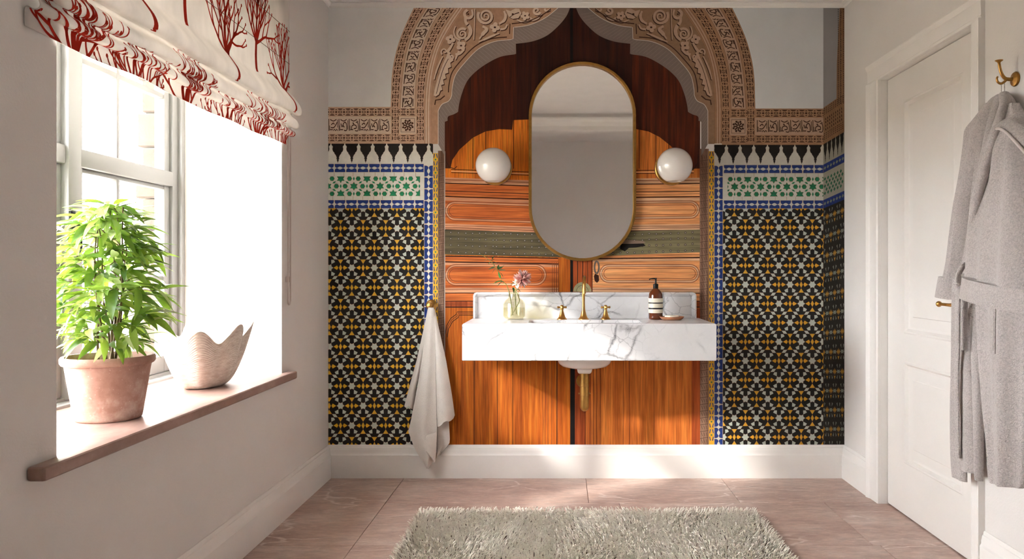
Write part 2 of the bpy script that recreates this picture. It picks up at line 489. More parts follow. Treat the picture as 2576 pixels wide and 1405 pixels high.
# ------------------------------------------------------------------ printed wallpaper mural (flat) on the back wall
PX = 476.0
KM = 1.5
mural = empty('wall_mural', (0.14, YB - 0.0005, 0.172), 'photographic wallpaper mural of a carved Moorish arch, wooden door and mosaic tiles', 'mural')
def W(px, py, lay):
    return Vector(((px - VX) / PX, YB - 0.0006 - lay * 0.00028, EYE + (VY - py) / PX))
def mlin(c, k=KM): return [min(0.92, x * k) for x in lin(c)]
def pc(name, c, var=0.06, vs=30.0, k=KM, rough=0.7):
    """one flat printed ink colour"""
    key = 'print_' + name
    if key in MATS: return MATS[key]
    m, nt, b = new_mat(key)
    L = mlin(c, k)
    n = nd(nt, 'ShaderNodeTexNoise', Scale=vs, Detail=4.0, Roughness=0.6); nt.links.new(coords(nt), n.inputs['Vector'])
    nt.links.new(ramp(nt, n.outputs['Fac'], [(0.3, [x * (1 - var) for x in L]), (0.7, [min(1, x * (1 + var)) for x in L])]), b.inputs['Base Color'])
    b.inputs['Roughness'].default_value = rough; b.inputs['Specular IOR Level'].default_value = 0.25
    MATS[key] = m
    return m
def pwood(name, dark, mid, light, axis='Z', k=KM, knots=0.0):
    key = 'printwood_' + name
    if key in MATS: return MATS[key]
    m, nt, b = new_mat(key)
    sc = (34, 1, 1.6) if axis == 'Z' else (1.6, 1, 34)
    n = nd(nt, 'ShaderNodeTexNoise', Scale=1.0, Detail=6.0, Roughness=0.62); nt.links.new(coords(nt, sc), n.inputs['Vector'])
    bc = ramp(nt, n.outputs['Fac'], [(0.28, mlin(dark, k)), (0.5, mlin(mid, k)), (0.72, mlin(light, k))])
    s2 = (140, 1, 6) if axis == 'Z' else (6, 1, 140)
    n2 = nd(nt, 'ShaderNodeTexNoise', Scale=1.0, Detail=3.0); nt.links.new(coords(nt, s2), n2.inputs['Vector'])
    f = ramp(nt, n2.outputs['Fac'], [(0.35, 0.72), (0.6, 1.08)])
    nt.links.new(mixc(nt, 1.0, bc, f, 'MULTIPLY'), b.inputs['Base Color'])
    b.inputs['Roughness'].default_value = 0.7; b.inputs['Specular IOR Level'].default_value = 0.25
    MATS[key] = m
    return m

def clip(poly, x0, y0, x1, y1):
    for ax, lim, sg in ((0, x0, 1), (0, x1, -1), (1, y0, 1), (1, y1, -1)):
        out = []
        for i, p in enumerate(poly):
            q = poly[i - 1]
            a, b_ = (p[ax] - lim) * sg >= -1e-9, (q[ax] - lim) * sg >= -1e-9
            if a != b_:
                t = (lim - q[ax]) / (p[ax] - q[ax]); out.append((q[0] + (p[0] - q[0]) * t, q[1] + (p[1] - q[1]) * t))
            if a: out.append(p)
        poly = out
        if len(poly) < 3: return []
    return poly
def flat(name, polys, mat, parent, lay):
    v, f = [], []
    for i, P in enumerate(polys):
        if len(P) < 3: continue
        n = len(v); v += [W(x, y, lay + (i % 150) * 0.0022) for x, y in P]; f.append(tuple(range(n, n + len(P))))
    if not f: return None
    o = mesh(name, v, f, mat, None)
    o.parent = parent; o.location = -WORLD_OF(parent)
    return o
def rect(x0, y0, x1, y1): return [(x0, y0), (x1, y0), (x1, y1), (x0, y1)]
def stroke(pts, w, per=0):
    """tapered ribbon polygon along pts; w: number or list"""
    n = len(pts)
    if not hasattr(w, '__len__'): w = [w] * n
    elif len(w) != n:
        ww = w; w = [ww[0] + (ww[-1] - ww[0]) * i / (n - 1) if len(ww) == 2 else ww[int(round(i / (n - 1) * (len(ww) - 1)))] for i in range(n)]
    a, b_ = [], []
    for i, p in enumerate(pts):
        q, r = pts[max(i - 1, 0)], pts[min(i + 1, n - 1)]
        dx, dy = r[0] - q[0], r[1] - q[1]; L = math.hypot(dx, dy) or 1
        nx, ny = -dy / L * w[i] / 2, dx / L * w[i] / 2
        a.append((p[0] + nx, p[1] + ny)); b_.append((p[0] - nx, p[1] - ny))
    return [[a[i], a[i + 1], b_[i + 1], b_[i]] for i in range(n - 1)]
def mesh_flat_joined(name, polys, mat, parent, lay, kind=None):
    o = flat(name, polys, mat, parent, lay)
    if o is not None and kind: o['kind'] = kind
    return o
def rim_mesh(name, poly, mats, shrink=0.86):
    cx = sum(p[0] for p in poly) / len(poly); cy = sum(p[1] for p in poly) / len(poly)
    n = len(poly)
    out = [((x - cx) / PX, 0, -(y - cy) / PX) for x, y in poly]
    inn = [((x - cx) * shrink / PX, 0, -(y - cy) * shrink / PX) for x, y in poly]
    f = [tuple(range(n, 2 * n))] + [(i, (i + 1) % n, n + (i + 1) % n, n + i) for i in range(n)]
    return mkmesh(name, out + inn, f, mats, None, [0] + [1] * n), cx, cy
SHAPE = {}
def piece(name, poly, key, mats, parent, lay, box_=None, shrink=0.86):
    """one printed mosaic piece as an object of its own; whole pieces of one shape share their mesh"""
    q = clip(poly, *box_) if box_ else poly
    if len(q) < 3: return None
    xs = [p[0] for p in q]; ys = [p[1] for p in q]
    if (max(xs) - min(xs)) < 1.5 or (max(ys) - min(ys)) < 1.5: return None
    whole = len(q) == len(poly) and all(abs(a[0] - b_[0]) + abs(a[1] - b_[1]) < 1e-6 for a, b_ in zip(sorted(q), sorted(poly)))
    k = (key, tuple(m.name for m in mats))
    if whole and k in SHAPE:
        me = SHAPE[k]; cx = sum(p[0] for p in q) / len(q); cy = sum(p[1] for p in q) / len(q)
    else:
        me, cx, cy = rim_mesh(name, q, mats, shrink)
        if whole: SHAPE[k] = me
    o = bpy.data.objects.new(name, me); COL.objects.link(o)
    o.parent = parent; o.location = W(cx, cy, lay) - WORLD_OF(parent)
    return o

def group_part(name, x0, y0, x1, y1, mat, lay, label=None):
    o = flat(name, [rect(x0, y0, x1, y1)], mat, mural, lay)
    if label: o['label'] = label
    return o
TOP, BOT = 20.0, 1119.0
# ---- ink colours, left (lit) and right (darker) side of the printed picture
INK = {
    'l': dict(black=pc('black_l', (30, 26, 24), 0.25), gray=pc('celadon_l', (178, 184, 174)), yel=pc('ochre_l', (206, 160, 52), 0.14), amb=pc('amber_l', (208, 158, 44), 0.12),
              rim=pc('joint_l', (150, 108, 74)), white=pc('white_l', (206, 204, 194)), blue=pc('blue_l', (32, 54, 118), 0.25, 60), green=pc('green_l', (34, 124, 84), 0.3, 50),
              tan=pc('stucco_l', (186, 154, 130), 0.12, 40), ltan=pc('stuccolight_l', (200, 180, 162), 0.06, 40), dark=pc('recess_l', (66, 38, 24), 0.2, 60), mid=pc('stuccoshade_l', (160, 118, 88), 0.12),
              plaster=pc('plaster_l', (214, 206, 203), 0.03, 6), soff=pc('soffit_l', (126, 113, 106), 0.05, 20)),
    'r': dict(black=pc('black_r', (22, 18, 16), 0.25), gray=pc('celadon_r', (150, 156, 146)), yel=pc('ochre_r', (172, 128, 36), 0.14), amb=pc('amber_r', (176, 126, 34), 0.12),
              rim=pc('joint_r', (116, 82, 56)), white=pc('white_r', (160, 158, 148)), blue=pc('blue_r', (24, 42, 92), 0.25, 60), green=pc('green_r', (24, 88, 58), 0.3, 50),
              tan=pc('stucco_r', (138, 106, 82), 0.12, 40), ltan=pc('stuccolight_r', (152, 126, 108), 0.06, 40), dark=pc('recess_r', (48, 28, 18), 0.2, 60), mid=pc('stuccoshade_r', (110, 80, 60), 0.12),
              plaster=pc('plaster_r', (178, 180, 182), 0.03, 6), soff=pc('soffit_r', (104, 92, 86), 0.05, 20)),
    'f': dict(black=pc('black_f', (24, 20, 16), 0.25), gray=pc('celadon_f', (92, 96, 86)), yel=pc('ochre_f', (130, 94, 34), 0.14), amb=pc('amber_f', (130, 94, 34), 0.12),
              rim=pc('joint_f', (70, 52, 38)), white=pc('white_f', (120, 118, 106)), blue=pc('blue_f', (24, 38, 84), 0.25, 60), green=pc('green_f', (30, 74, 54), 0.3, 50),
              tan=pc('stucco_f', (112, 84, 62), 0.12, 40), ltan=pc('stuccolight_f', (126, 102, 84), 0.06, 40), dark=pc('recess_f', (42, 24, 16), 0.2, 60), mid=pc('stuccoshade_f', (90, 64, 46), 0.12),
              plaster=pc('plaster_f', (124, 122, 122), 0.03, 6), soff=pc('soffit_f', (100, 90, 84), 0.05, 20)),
}
# ---- geometric mosaic field
def star_poly(cx, cy, ro, ri, ph, n=6):
    return [(cx + (ro if k % 2 == 0 else ri) * math.cos(ph + k * math.pi / n), cy - (ro if k % 2 == 0 else ri) * math.sin(ph + k * math.pi / n)) for k in range(2 * n)]
def zellige(x0, y0, x1, y1, sx, sy, a, h, side):
    I = INK[side]
    part = group_part('mosaic_field', x0, y0, x1, y1, I['black'], 1, 'black, celadon and ochre star mosaic print')
    bx = (x0, y0, x1, y1)
    k_ = h / (a * 0.866)
    def loc(cx, cy, ang, pts):   # pts in units of a, x along the direction ang
        c, s = math.cos(ang), math.sin(ang)
        return [(cx + a * (u * c - v * s), cy - a * k_ * (u * s + v * c)) for u, v in pts]
    kites_g, kites_y = [], []
    j0, j1 = int((y0 - sy) / h) - 2, int((y1 - sy) / h) + 2
    for j in range(j0, j1 + 1):
        cy = sy + j * h
        off = (a / 2) if (j % 2) else 0
        i0, i1 = int((x0 - sx) / a) - 2, int((x1 - sx) / a) + 2
        for i in range(i0, i1 + 1):
            cx = sx + i * a + off
            if cx < x0 - a or cx > x1 + a or cy < y0 - a or cy > y1 + a: continue
            piece('star_tile', star_poly(cx, cy, a * 0.185, a * 0.122, 0), 'star', (I['gray'], I['rim']), part, 2, bx, 0.92)
            for q in range(6):
                an = q * math.pi / 3
                P = clip(loc(cx, cy, an, [(0.19, 0), (0.345, 0.098), (0.402, 0), (0.345, -0.098)]), *bx)
                if len(P) > 2: (kites_y if q % 3 == 0 else kites_g).append(P)
                if q < 3:
                    P = loc(cx, cy, an, [(0.5 - 0.078, 0), (0.5, 0.155), (0.578, 0), (0.5, -0.155)])
                    piece('diamond_tile', P, 'dia%d' % q, ((I['yel'] if q == 0 else I['gray']), I['rim']), part, 2, bx, 0.88)
            for sg in (1, -1):
                hx, hy = cx, cy + sg * a * 0.5774 * k_
                P = [(hx - a * 0.128, hy + sg * a * 0.075 * k_), (hx + a * 0.128, hy + sg * a * 0.075 * k_), (hx, hy - sg * a * 0.128 * k_)]
                P = [(x, hy + (y - hy) * 1.0) for x, y in P]
                # triangle base faces the next row
                P = [(hx - a * 0.128, hy - sg * a * 0.078 * k_), (hx + a * 0.128, hy - sg * a * 0.078 * k_), (hx, hy + sg * a * 0.128 * k_)]
                piece('triangle_tile', P, 'tri%d' % sg, (I['yel'], I['rim']), part, 2, bx, 0.88)
    mesh_flat_joined('kite_mosaic', kites_g, I['gray'], part, 2.2, 'stuff')
    mesh_flat_joined('kite_mosaic', kites_y, I['amb'], part, 2.2, 'stuff')
    return part
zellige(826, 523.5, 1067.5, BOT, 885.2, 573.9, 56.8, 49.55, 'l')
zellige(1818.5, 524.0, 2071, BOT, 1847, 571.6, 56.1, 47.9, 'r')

# ---- blue bordered bands
def blue_unit(L, Hh):
    up = [(-.47, 0), (.47, 0), (.47, .2), (.44, .34), (.36, .45), (.25, .49), (.17, .42), (.09, .35), (0, .32), (-.09, .35), (-.17, .42), (-.25, .49), (-.36, .45), (-.44, .34), (-.47, .2)]
    return [(x * L, y * Hh) for x, y in up]
def blue_band(x0, y0, x1, y1, pitch, start, horiz, side, part):
    I = INK[side]
    bx = (x0, y0, x1, y1)
    T = (y1 - y0) if horiz else (x1 - x0)
    U = blue_unit(pitch, T)
    p = start
    while p < (x1 if horiz else y1) + pitch:
        for fl in (0, 1):
            if horiz: P = [(p + x, (y0 + y) if not fl else (y1 - y)) for x, y in U]
            else: P = [((x0 + y) if not fl else (x1 - y), p + x) for x, y in U]
            piece('blue_tile', P, ('b', horiz, fl, round(pitch, 2), round(T, 2)), (I['blue'], I['rim']), part, 2, bx, 0.95)
        p += pitch
def side_borders(side):
    I = INK[side]
    if side == 'l':
        part = group_part('border_field', 826, 411.8, 1089.5, 524, I['white'], 1, 'blue and white interlaced border print')
        blue_band(826, 412, 1066, 432.8, 28.9, 826 + 0.5, True, side, part)
        blue_band(826, 503, 1066, 523.6, 28.9, 826 + 0.5, True, side, part)
        flat('border_strip', [rect(1067, 411.8, 1089.5, BOT)], I['white'], part, 1.45)
        blue_band(1067.5, 412, 1089, BOT, 29.6, 430, False, side, part)
        return part
    part = group_part('border_field', 1796.5, 414.5, 2071, 525, I['white'], 1, 'shaded blue and white interlaced border print')
    blue_band(1820, 414.8, 2071, 435.2, 28.5, 1834, True, side, part)
    blue_band(1820, 503.7, 2071, 524.2, 28.5, 1834, True, side, part)
    flat('border_strip', [rect(1796.5, 414.5, 1818.5, BOT)], I['white'], part, 1.45)
    blue_band(1797, 415, 1818, BOT, 28.6, 430, False, side, part)
    return part
side_borders('l'); side_borders('r')

# ---- green star frieze
def green_frieze(x0, y0, x1, y1, sx, side):
    I = INK[side]
    part = group_part('green_frieze', x0 - 12, y0 - 10, x1 + (11 if side == 'l' else 0), y1 + 10, I['white'], 1.6, 'green star and hexagon mosaic print')
    a = (y1 - y0) / 1.30
    P_ = a * math.sqrt(3)
    cy0 = (y0 + y1) / 2
    bx = (x0, y0, x1, y1)
    small = []
    for i in range(-6, 7):
        for j in range(-2, 3):
            for o in (0, 1):
                cx, cy = sx + i * P_ + o * P_ / 2, cy0 + j * a + o * a / 2
                if not (x0 - a < cx < x1 + a and y0 - a < cy < y1 + a): continue
                piece('green_star_tile', star_poly(cx, cy, a * 0.30, a * 0.17, math.pi / 2), 'gstar', (I['green'], I['rim']), part, 2.2, bx, 0.92)
                for s in (1, -1):
                    hx = cx + s * a / math.sqrt(3)
                    if True:
                        if True:
                            piece('hexagon_tile', [(hx + a * 0.175 * math.cos(k * math.pi / 3), cy + a * 0.175 * math.sin(k * math.pi / 3)) for k in range(6)], 'hex', (I['green'], I['rim']), part, 2.2, bx, 0.9)
                for q in range(3):
                    an = math.pi / 2 + q * math.pi / 3
                    mx, my = cx + a / 2 * math.cos(an), cy - a / 2 * math.sin(an)
                    c, s_ = math.cos(an), math.sin(an)
                    small.append(clip([(mx + u * c - v * s_, my - (u * s_ + v * c)) for u, v in ((0.145 * a, 0), (0, 0.062 * a), (-0.145 * a, 0), (0, -0.062 * a))], *bx))
    jn = []
    for yy in (y0 - 10, y1):
        x = x0 + R.uniform(8, 20)
        while x < x1:
            jn += stroke([(x, yy + .6), (x, yy + 9.4)], .7); x += R.uniform(20, 30)
    mesh_flat_joined('white_tile_joints', jn, I['rim'], part, 2.3, 'stuff')
    mesh_flat_joined('lozenge_mosaic', [p for p in small if len(p) > 2], I['green'], part, 2.3, 'stuff')
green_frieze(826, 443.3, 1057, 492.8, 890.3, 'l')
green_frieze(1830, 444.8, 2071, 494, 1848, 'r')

# ---- black merlon frieze
MER = [(16.4, 0), (16, 3.5), (13.5, 6.5), (12.6, 8), (13.6, 12), (13.8, 15), (12.4, 19.5), (9.6, 22.6), (8.6, 23.6), (8.8, 25.2), (5.6, 29), (3.4, 33.6), (2.9, 36.5), (3.9, 38.9), (1.9, 40.3), (2.5, 43.2), (0.7, 46.5), (0.4, 49)]
def merlons(centers, y0, x0, x1, side, sx=1.0, skew=None):
    I = INK[side]
    part = group_part('merlon_frieze', x0, y0, x1, y0 + 51.5, I['white'], 1.2, 'frieze of black merlon shapes on pale ground, printed')
    for c in centers:
        P = [(c + w * sx, y0 + y) for w, y in MER] + [(c - w * sx, y0 + y) for w, y in reversed(MER)]
        piece('merlon', P, ('mer', side, sx), (I['black'], I['rim']), part, 2, (x0, y0, x1, y0 + 51), 0.97)
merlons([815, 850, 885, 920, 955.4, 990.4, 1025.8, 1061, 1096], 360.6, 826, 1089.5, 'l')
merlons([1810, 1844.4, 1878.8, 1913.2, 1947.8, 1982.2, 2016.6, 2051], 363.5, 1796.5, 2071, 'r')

# ---- narrow yellow strips and brown jambs beside the door
def side_strip(x0, x1, y0, jx0, jx1, side):
    I = INK[side]
    part = flat('yellow_strip', [rect(x0, y0, x1, BOT)], I['yel'], mural, 2)
    part['label'] = 'narrow yellow chain-pattern print'
    bl, gr = [], []
    y = y0 + 16; w = x1 - x0; c = (x0 + x1) / 2
    while y < BOT - 18:
        for s in (-1, 1):
            bl.append([(c + s * w * .12, y - 14), (c + s * w * .30, y - 14.5), (c + s * w * .42, y - 5), (c + s * w * .28, y - 3.5)])
            bl.append([(c + s * w * .12, y + 14), (c + s * w * .30, y + 14.5), (c + s * w * .42, y + 5), (c + s * w * .28, y + 3.5)])
        gr.append([(c - w * .22, y), (c, y - 2.2), (c + w * .22, y), (c, y + 2.2)])
        y += 33.2
    mesh_flat_joined('chain_dashes', bl, I['blue'], part, 2.4, 'stuff'); mesh_flat_joined('chain_dots', gr, I['green'], part, 2.4, 'stuff')
    j = flat('door_jamb_print', [rect(jx0, y0 - 6, jx1, BOT)], pwood('jamb_' + side, (78, 54, 42), (112, 84, 68), (140, 114, 96)), mural, 2)
    ln = []
    w = jx1 - jx0
    y = y0 + 10
    while y < BOT:
        for k in range(3):
            ln += stroke([(jx0 + w * (.2 + .25 * k), y), (jx0 + w * (.3 + .25 * k), y + 9)], 1.0)
        ln += stroke([(jx0 + 1, y + 15), (jx1 - 1, y + 12)], 1.2)
        y += 17
    mesh_flat_joined('jamb_lattice', ln, pc('jambline_' + side, (72, 50, 38) if side == 'l' else (64, 46, 36)), j, 2.4, 'stuff')
side_strip(1089.5, 1102, 385, 1102, 1119, 'l')
side_strip(1783, 1796.5, 380, 1760, 1783, 'r')
flat('jamb_edge', [rect(1118, 380, 1120, BOT)], pc('jambedge', (160, 150, 142)), mural, 3)

# ---- receding mosaic wall at the right edge of the printed picture
def receding():
    I = INK['f']
    x0, x1 = 2071, 2124.6
    w = x1 - x0
    def sk(x, y, hz=930.0): return (x, y - (x - x0) / w * (hz - y) * 0.056 if y < hz else y)
    def sq(P): return [sk(x, y) for x, y in P]
    part = flat('mosaic_return', [[(x0, TOP), (x1, TOP), (x1, BOT), (x0, BOT)]], I['plaster'], mural, 1)
    part['label'] = 'dim receding side wall of the printed picture'
    fld = flat('field', [sq(rect(x0, 524, x1, BOT))], I['black'], part, 2)
    g, y_ = [], []
    a, h = 19.0, 48.2
    for j in range(0, 13):
        cy = 548 + j * h
        for i in range(-1, 5):
            cx = x0 + i * a + (a / 2 if j % 2 else 0)
            for P, L in ((star_poly(cx, cy, 6, 3.5, 0), g), ([(cx + a * .5 - 2, cy), (cx + a * .5, cy - 9), (cx + a * .5 + 2, cy), (cx + a * .5, cy + 9)], y_),
                         ([(cx + a * .27, cy), (cx + a * .36, cy - 6), (cx + a * .42, cy), (cx + a * .36, cy + 6)], y_), ([(cx + a * .73, cy), (cx + a * .64, cy - 6), (cx + a * .58, cy), (cx + a * .64, cy + 6)], y_),
                         ([(cx + a * .38, cy + 11), (cx + a * .5, cy + 20), (cx + a * .62, cy + 11)], y_),
                         ([(cx + 2, cy + 8), (cx + 5, cy + 16), (cx + 2.5, cy + 19)], g), ([(cx - 2, cy + 8), (cx - 5, cy + 16), (cx - 2.5, cy + 19)], g),
                         ([(cx + 2, cy - 8), (cx + 5, cy - 16), (cx + 2.5, cy - 19)], g), ([(cx - 2, cy - 8), (cx - 5, cy - 16), (cx - 2.5, cy - 19)], g)):
                q = clip(P, x0, 524, x1, BOT - 1)
                if len(q) > 2: L.append(sq(q))
    mesh_flat_joined('star_mosaic', g, I['gray'], part, 3, 'stuff'); mesh_flat_joined('ochre_mosaic', y_, I['yel'], part, 3, 'stuff')
    for ya, yb in ((414, 435), (503, 524)):
        flat('blue_band', [sq(rect(x0, ya, x1, yb))], I['blue'], part, 2)
        dots = [sq([(x - 3, (ya + yb) / 2), (x, ya + 6), (x + 3, (ya + yb) / 2), (x, yb - 6)]) for x in np.arange(x0 + 4, x1 - 3, 7.5)]
        mesh_flat_joined('band_lozenges', dots, I['gray'], part, 3, 'stuff')
    flat('pale_band', [sq(rect(x0, 435, x1, 503))], I['white'], part, 2)
    gg_ = []
    for j, y in enumerate((452, 461, 470, 479, 488)):
        for x in np.arange(x0 + 4 + (j % 2) * 4, x1 - 5, 8):
            gg_.append(sq([(x - 2.6, y), (x, y - 5), (x + 2.6, y), (x, y + 5)]))
    mesh_flat_joined('green_mosaic', gg_, I['green'], part, 3, 'stuff')
    flat('merlon_band', [sq(rect(x0, 363, x1, 414))], I['white'], part, 2)
    for c in np.arange(x0 + 5, x1 - 3, 10.4):
        P = [(c + wd * .28, 363 + y) for wd, y in MER] + [(c - wd * .28, 363 + y) for wd, y in reversed(MER)]
        flat('merlon', [sq(clip(P, x0, 360, x1, 414))], I['black'], part, 3)
    flat('stucco_band', [sq(rect(x0, 271, x1, 363))], I['tan'], part, 2)
    flat('stucco_upright', [[(2112, TOP), (x1, TOP), (x1, 285), (2104, 268), (2105, 160)]], I['tan'], part, 2.5)
    dk = []
    rr = random.Random(5)
    for ya, yb in ((275, 291), (338, 355)):
        for x in np.arange(x0 + 3, x1 - 2, 4.6):
            for y in np.arange(ya, yb, 4.6): dk.append(sq([(x - 1.4, y), (x, y - 1.6), (x + 1.4, y), (x, y + 1.6)]))
    for x in np.arange(x0 + 5, x1 - 5, 5): 
        for y in (300, 308, 317, 326): dk.append(sq([(x, y), (x + 1.2, y), (x + 1.6 + rr.random(), y + 6), (x, y + 5)]))
    for y in np.arange(24, 262, 4.6):
        for x in (2108.5, 2121.5): dk.append([(x - 1.5, y), (x, y - 1.6), (x + 1.5, y), (x, y + 1.6)])
        dk.append([(2113.5, y), (2114.7, y), (2115 + rr.random() * 3, y + 3.6), (2113.5, y + 3)])
    mesh_flat_joined('stucco_recesses', dk, I['dark'], part, 3, 'stuff')
receding()
# ---- plaster spandrels and stucco arch
group_part('plaster_spandrel', 826, TOP, 1045, 273, INK['l']['plaster'], 1, 'plain pale plaster area of the print')
group_part('plaster_spandrel', 1836, TOP, 2071, 276, INK['r']['plaster'], 1, 'plain grey-blue plaster area of the print')
AX = 1441.5
C_OUT = [(1041, 20), (1019.5, 65.3), (1002.4, 110), (990.5, 157.5), (985.3, 199.6), (984, 236.5), (983, 273)]
C_1 = [(1069.5, 20), (1040.6, 70.6), (1022, 120.6), (1011.6, 178.5), (1006.3, 233.9), (1003.7, 273)]
C_2 = [(1117, 20), (1090.6, 62.7), (1069.5, 110), (1053.7, 165.4), (1048.5, 218), (1047, 273)]
C_3 = [(1148.5, 20), (1117, 65.3), (1093.2, 115.3), (1077.4, 168), (1069.5, 220.7), (1067, 273)]
C_4 = [(1169.6, 20), (1138, 68), (1111.7, 115.3), (1095.9, 168), (1088, 220.7), (1085.3, 273)]
LOBE = catmull([(1404, 20), (1371.5, 45.4), (1331.6, 63), (1292, 69)], 6) + [(1291, 98)] + \
    catmull([(1284, 100), (1243.4, 104.8), (1203.9, 123.2), (1169.6, 157.5), (1145.9, 189), (1138, 220.7), (1136.7, 239)], 5) + \
    catmull([(1134, 247), (1127.5, 255), (1111.7, 262.8), (1102.5, 278.6)], 4) + [(1102.5, 362)]
SOFF = catmull([(1434, 20), (1424.6, 41), (1405.4, 64.6), (1375.9, 89.7), (1339, 104.4), (1297.7, 110.3)], 6) + [(1298.4, 135.4)] + \
    catmull([(1294, 137), (1259, 143), (1225, 160), (1196, 181), (1174.9, 204.9), (1161.7, 236.5), (1155, 262.8), (1152.5, 281)], 5) + \
    catmull([(1150, 283), (1140.7, 287.9), (1127.5, 293), (1126, 303.7)], 4) + [(1119, 306.3), (1119, 392)]
def rs(curve, n, per=8):
    """resample a polyline evenly"""
    P = catmull(curve, per) if len(curve) < 12 else curve
    L = [0]
    for a, b_ in zip(P, P[1:]): L.append(L[-1] + math.dist(a, b_))
    out = []
    for i in range(n):
        t = L[-1] * i / (n - 1)
        k = max(j for j in range(len(L)) if L[j] <= t + 1e-9); k = min(k, len(P) - 2)
        u = (t - L[k]) / (L[k + 1] - L[k] + 1e-12)
        out.append((P[k][0] + (P[k + 1][0] - P[k][0]) * u, P[k][1] + (P[k + 1][1] - P[k][1]) * u))
    return out
LAT = [[(.14, .06), (.86, .06), (.66, .2), (.34, .2)], [(.14, .94), (.86, .94), (.66, .8), (.34, .8)],
       [(-.17, .5), (0, .36), (.17, .5), (0, .64)], [(-.1, .2), (0, .1), (.1, .2), (0, .28)], [(-.1, .8), (0, .72), (.1, .8), (0, .9)],
       [(.24, .5), (.42, .27), (.47, .31), (.34, .5), (.47, .69), (.42, .73)], [(.76, .5), (.58, .27), (.53, .31), (.66, .5), (.53, .69), (.58, .73)], [(.44, .5), (.5, .43), (.56, .5), (.5, .57)]]
def KUFI(var):
    base = [([(0.06, .06), (.06, .94)], .07), ([(.14, .92), (.14, .55)], .06), ([(.2, .1), (.5, .22), (.8, .1)], .07), ([(.18, .86), (.45, .86)], .07)]
    V = [
        [([(.3, .86), (.3, .62), (.5, .5), (.72, .56), (.74, .74), (.5, .78)], .08), ([(.62, .92), (.92, .92), (.92, .4), (.7, .3)], .07), ([(.4, .34), (.52, .44)], .1), ([(.8, .2), (.94, .3)], .06)],
        [([(.25, .7), (.55, .7), (.8, .42), (.86, .3)], .08), ([(.3, .5), (.5, .36), (.6, .48)], .08), ([(.5, .94), (.6, .82), (.72, .94), (.82, .82), (.92, .94)], .06), ([(.92, .12), (.92, .7)], .06)],
        [([(.24, .4), (.36, .66), (.5, .4), (.66, .3), (.8, .5), (.8, .9), (.55, .9)], .08), ([(.45, .55), (.58, .68)], .09), ([(.92, .16), (.92, .85)], .06)],
    ]
    return base + V[var % 3]
def band_map(A, B, i, n, u, v):
    """cell i of n along the band, (u, v) in the cell -> point"""
    t = (i + u) / n * (len(A) - 1); t = min(max(t, 0), len(A) - 1.0001)
    k = int(t); w = t - k
    a = (A[k][0] + (A[k + 1][0] - A[k][0]) * w, A[k][1] + (A[k + 1][1] - A[k][1]) * w)
    b_ = (B[k][0] + (B[k + 1][0] - B[k][0]) * w, B[k][1] + (B[k + 1][1] - B[k][1]) * w)
    return (a[0] + (b_[0] - a[0]) * v, a[1] + (b_[1] - a[1]) * v)
def mir(P): return [(2 * AX - x, y) for x, y in P]
def dens(P, m=3):
    out = []
    for i, p in enumerate(P):
        q = P[(i + 1) % len(P)]
        for k in range(m): out.append((p[0] + (q[0] - p[0]) * k / m, p[1] + (q[1] - p[1]) * k / m))
    return out

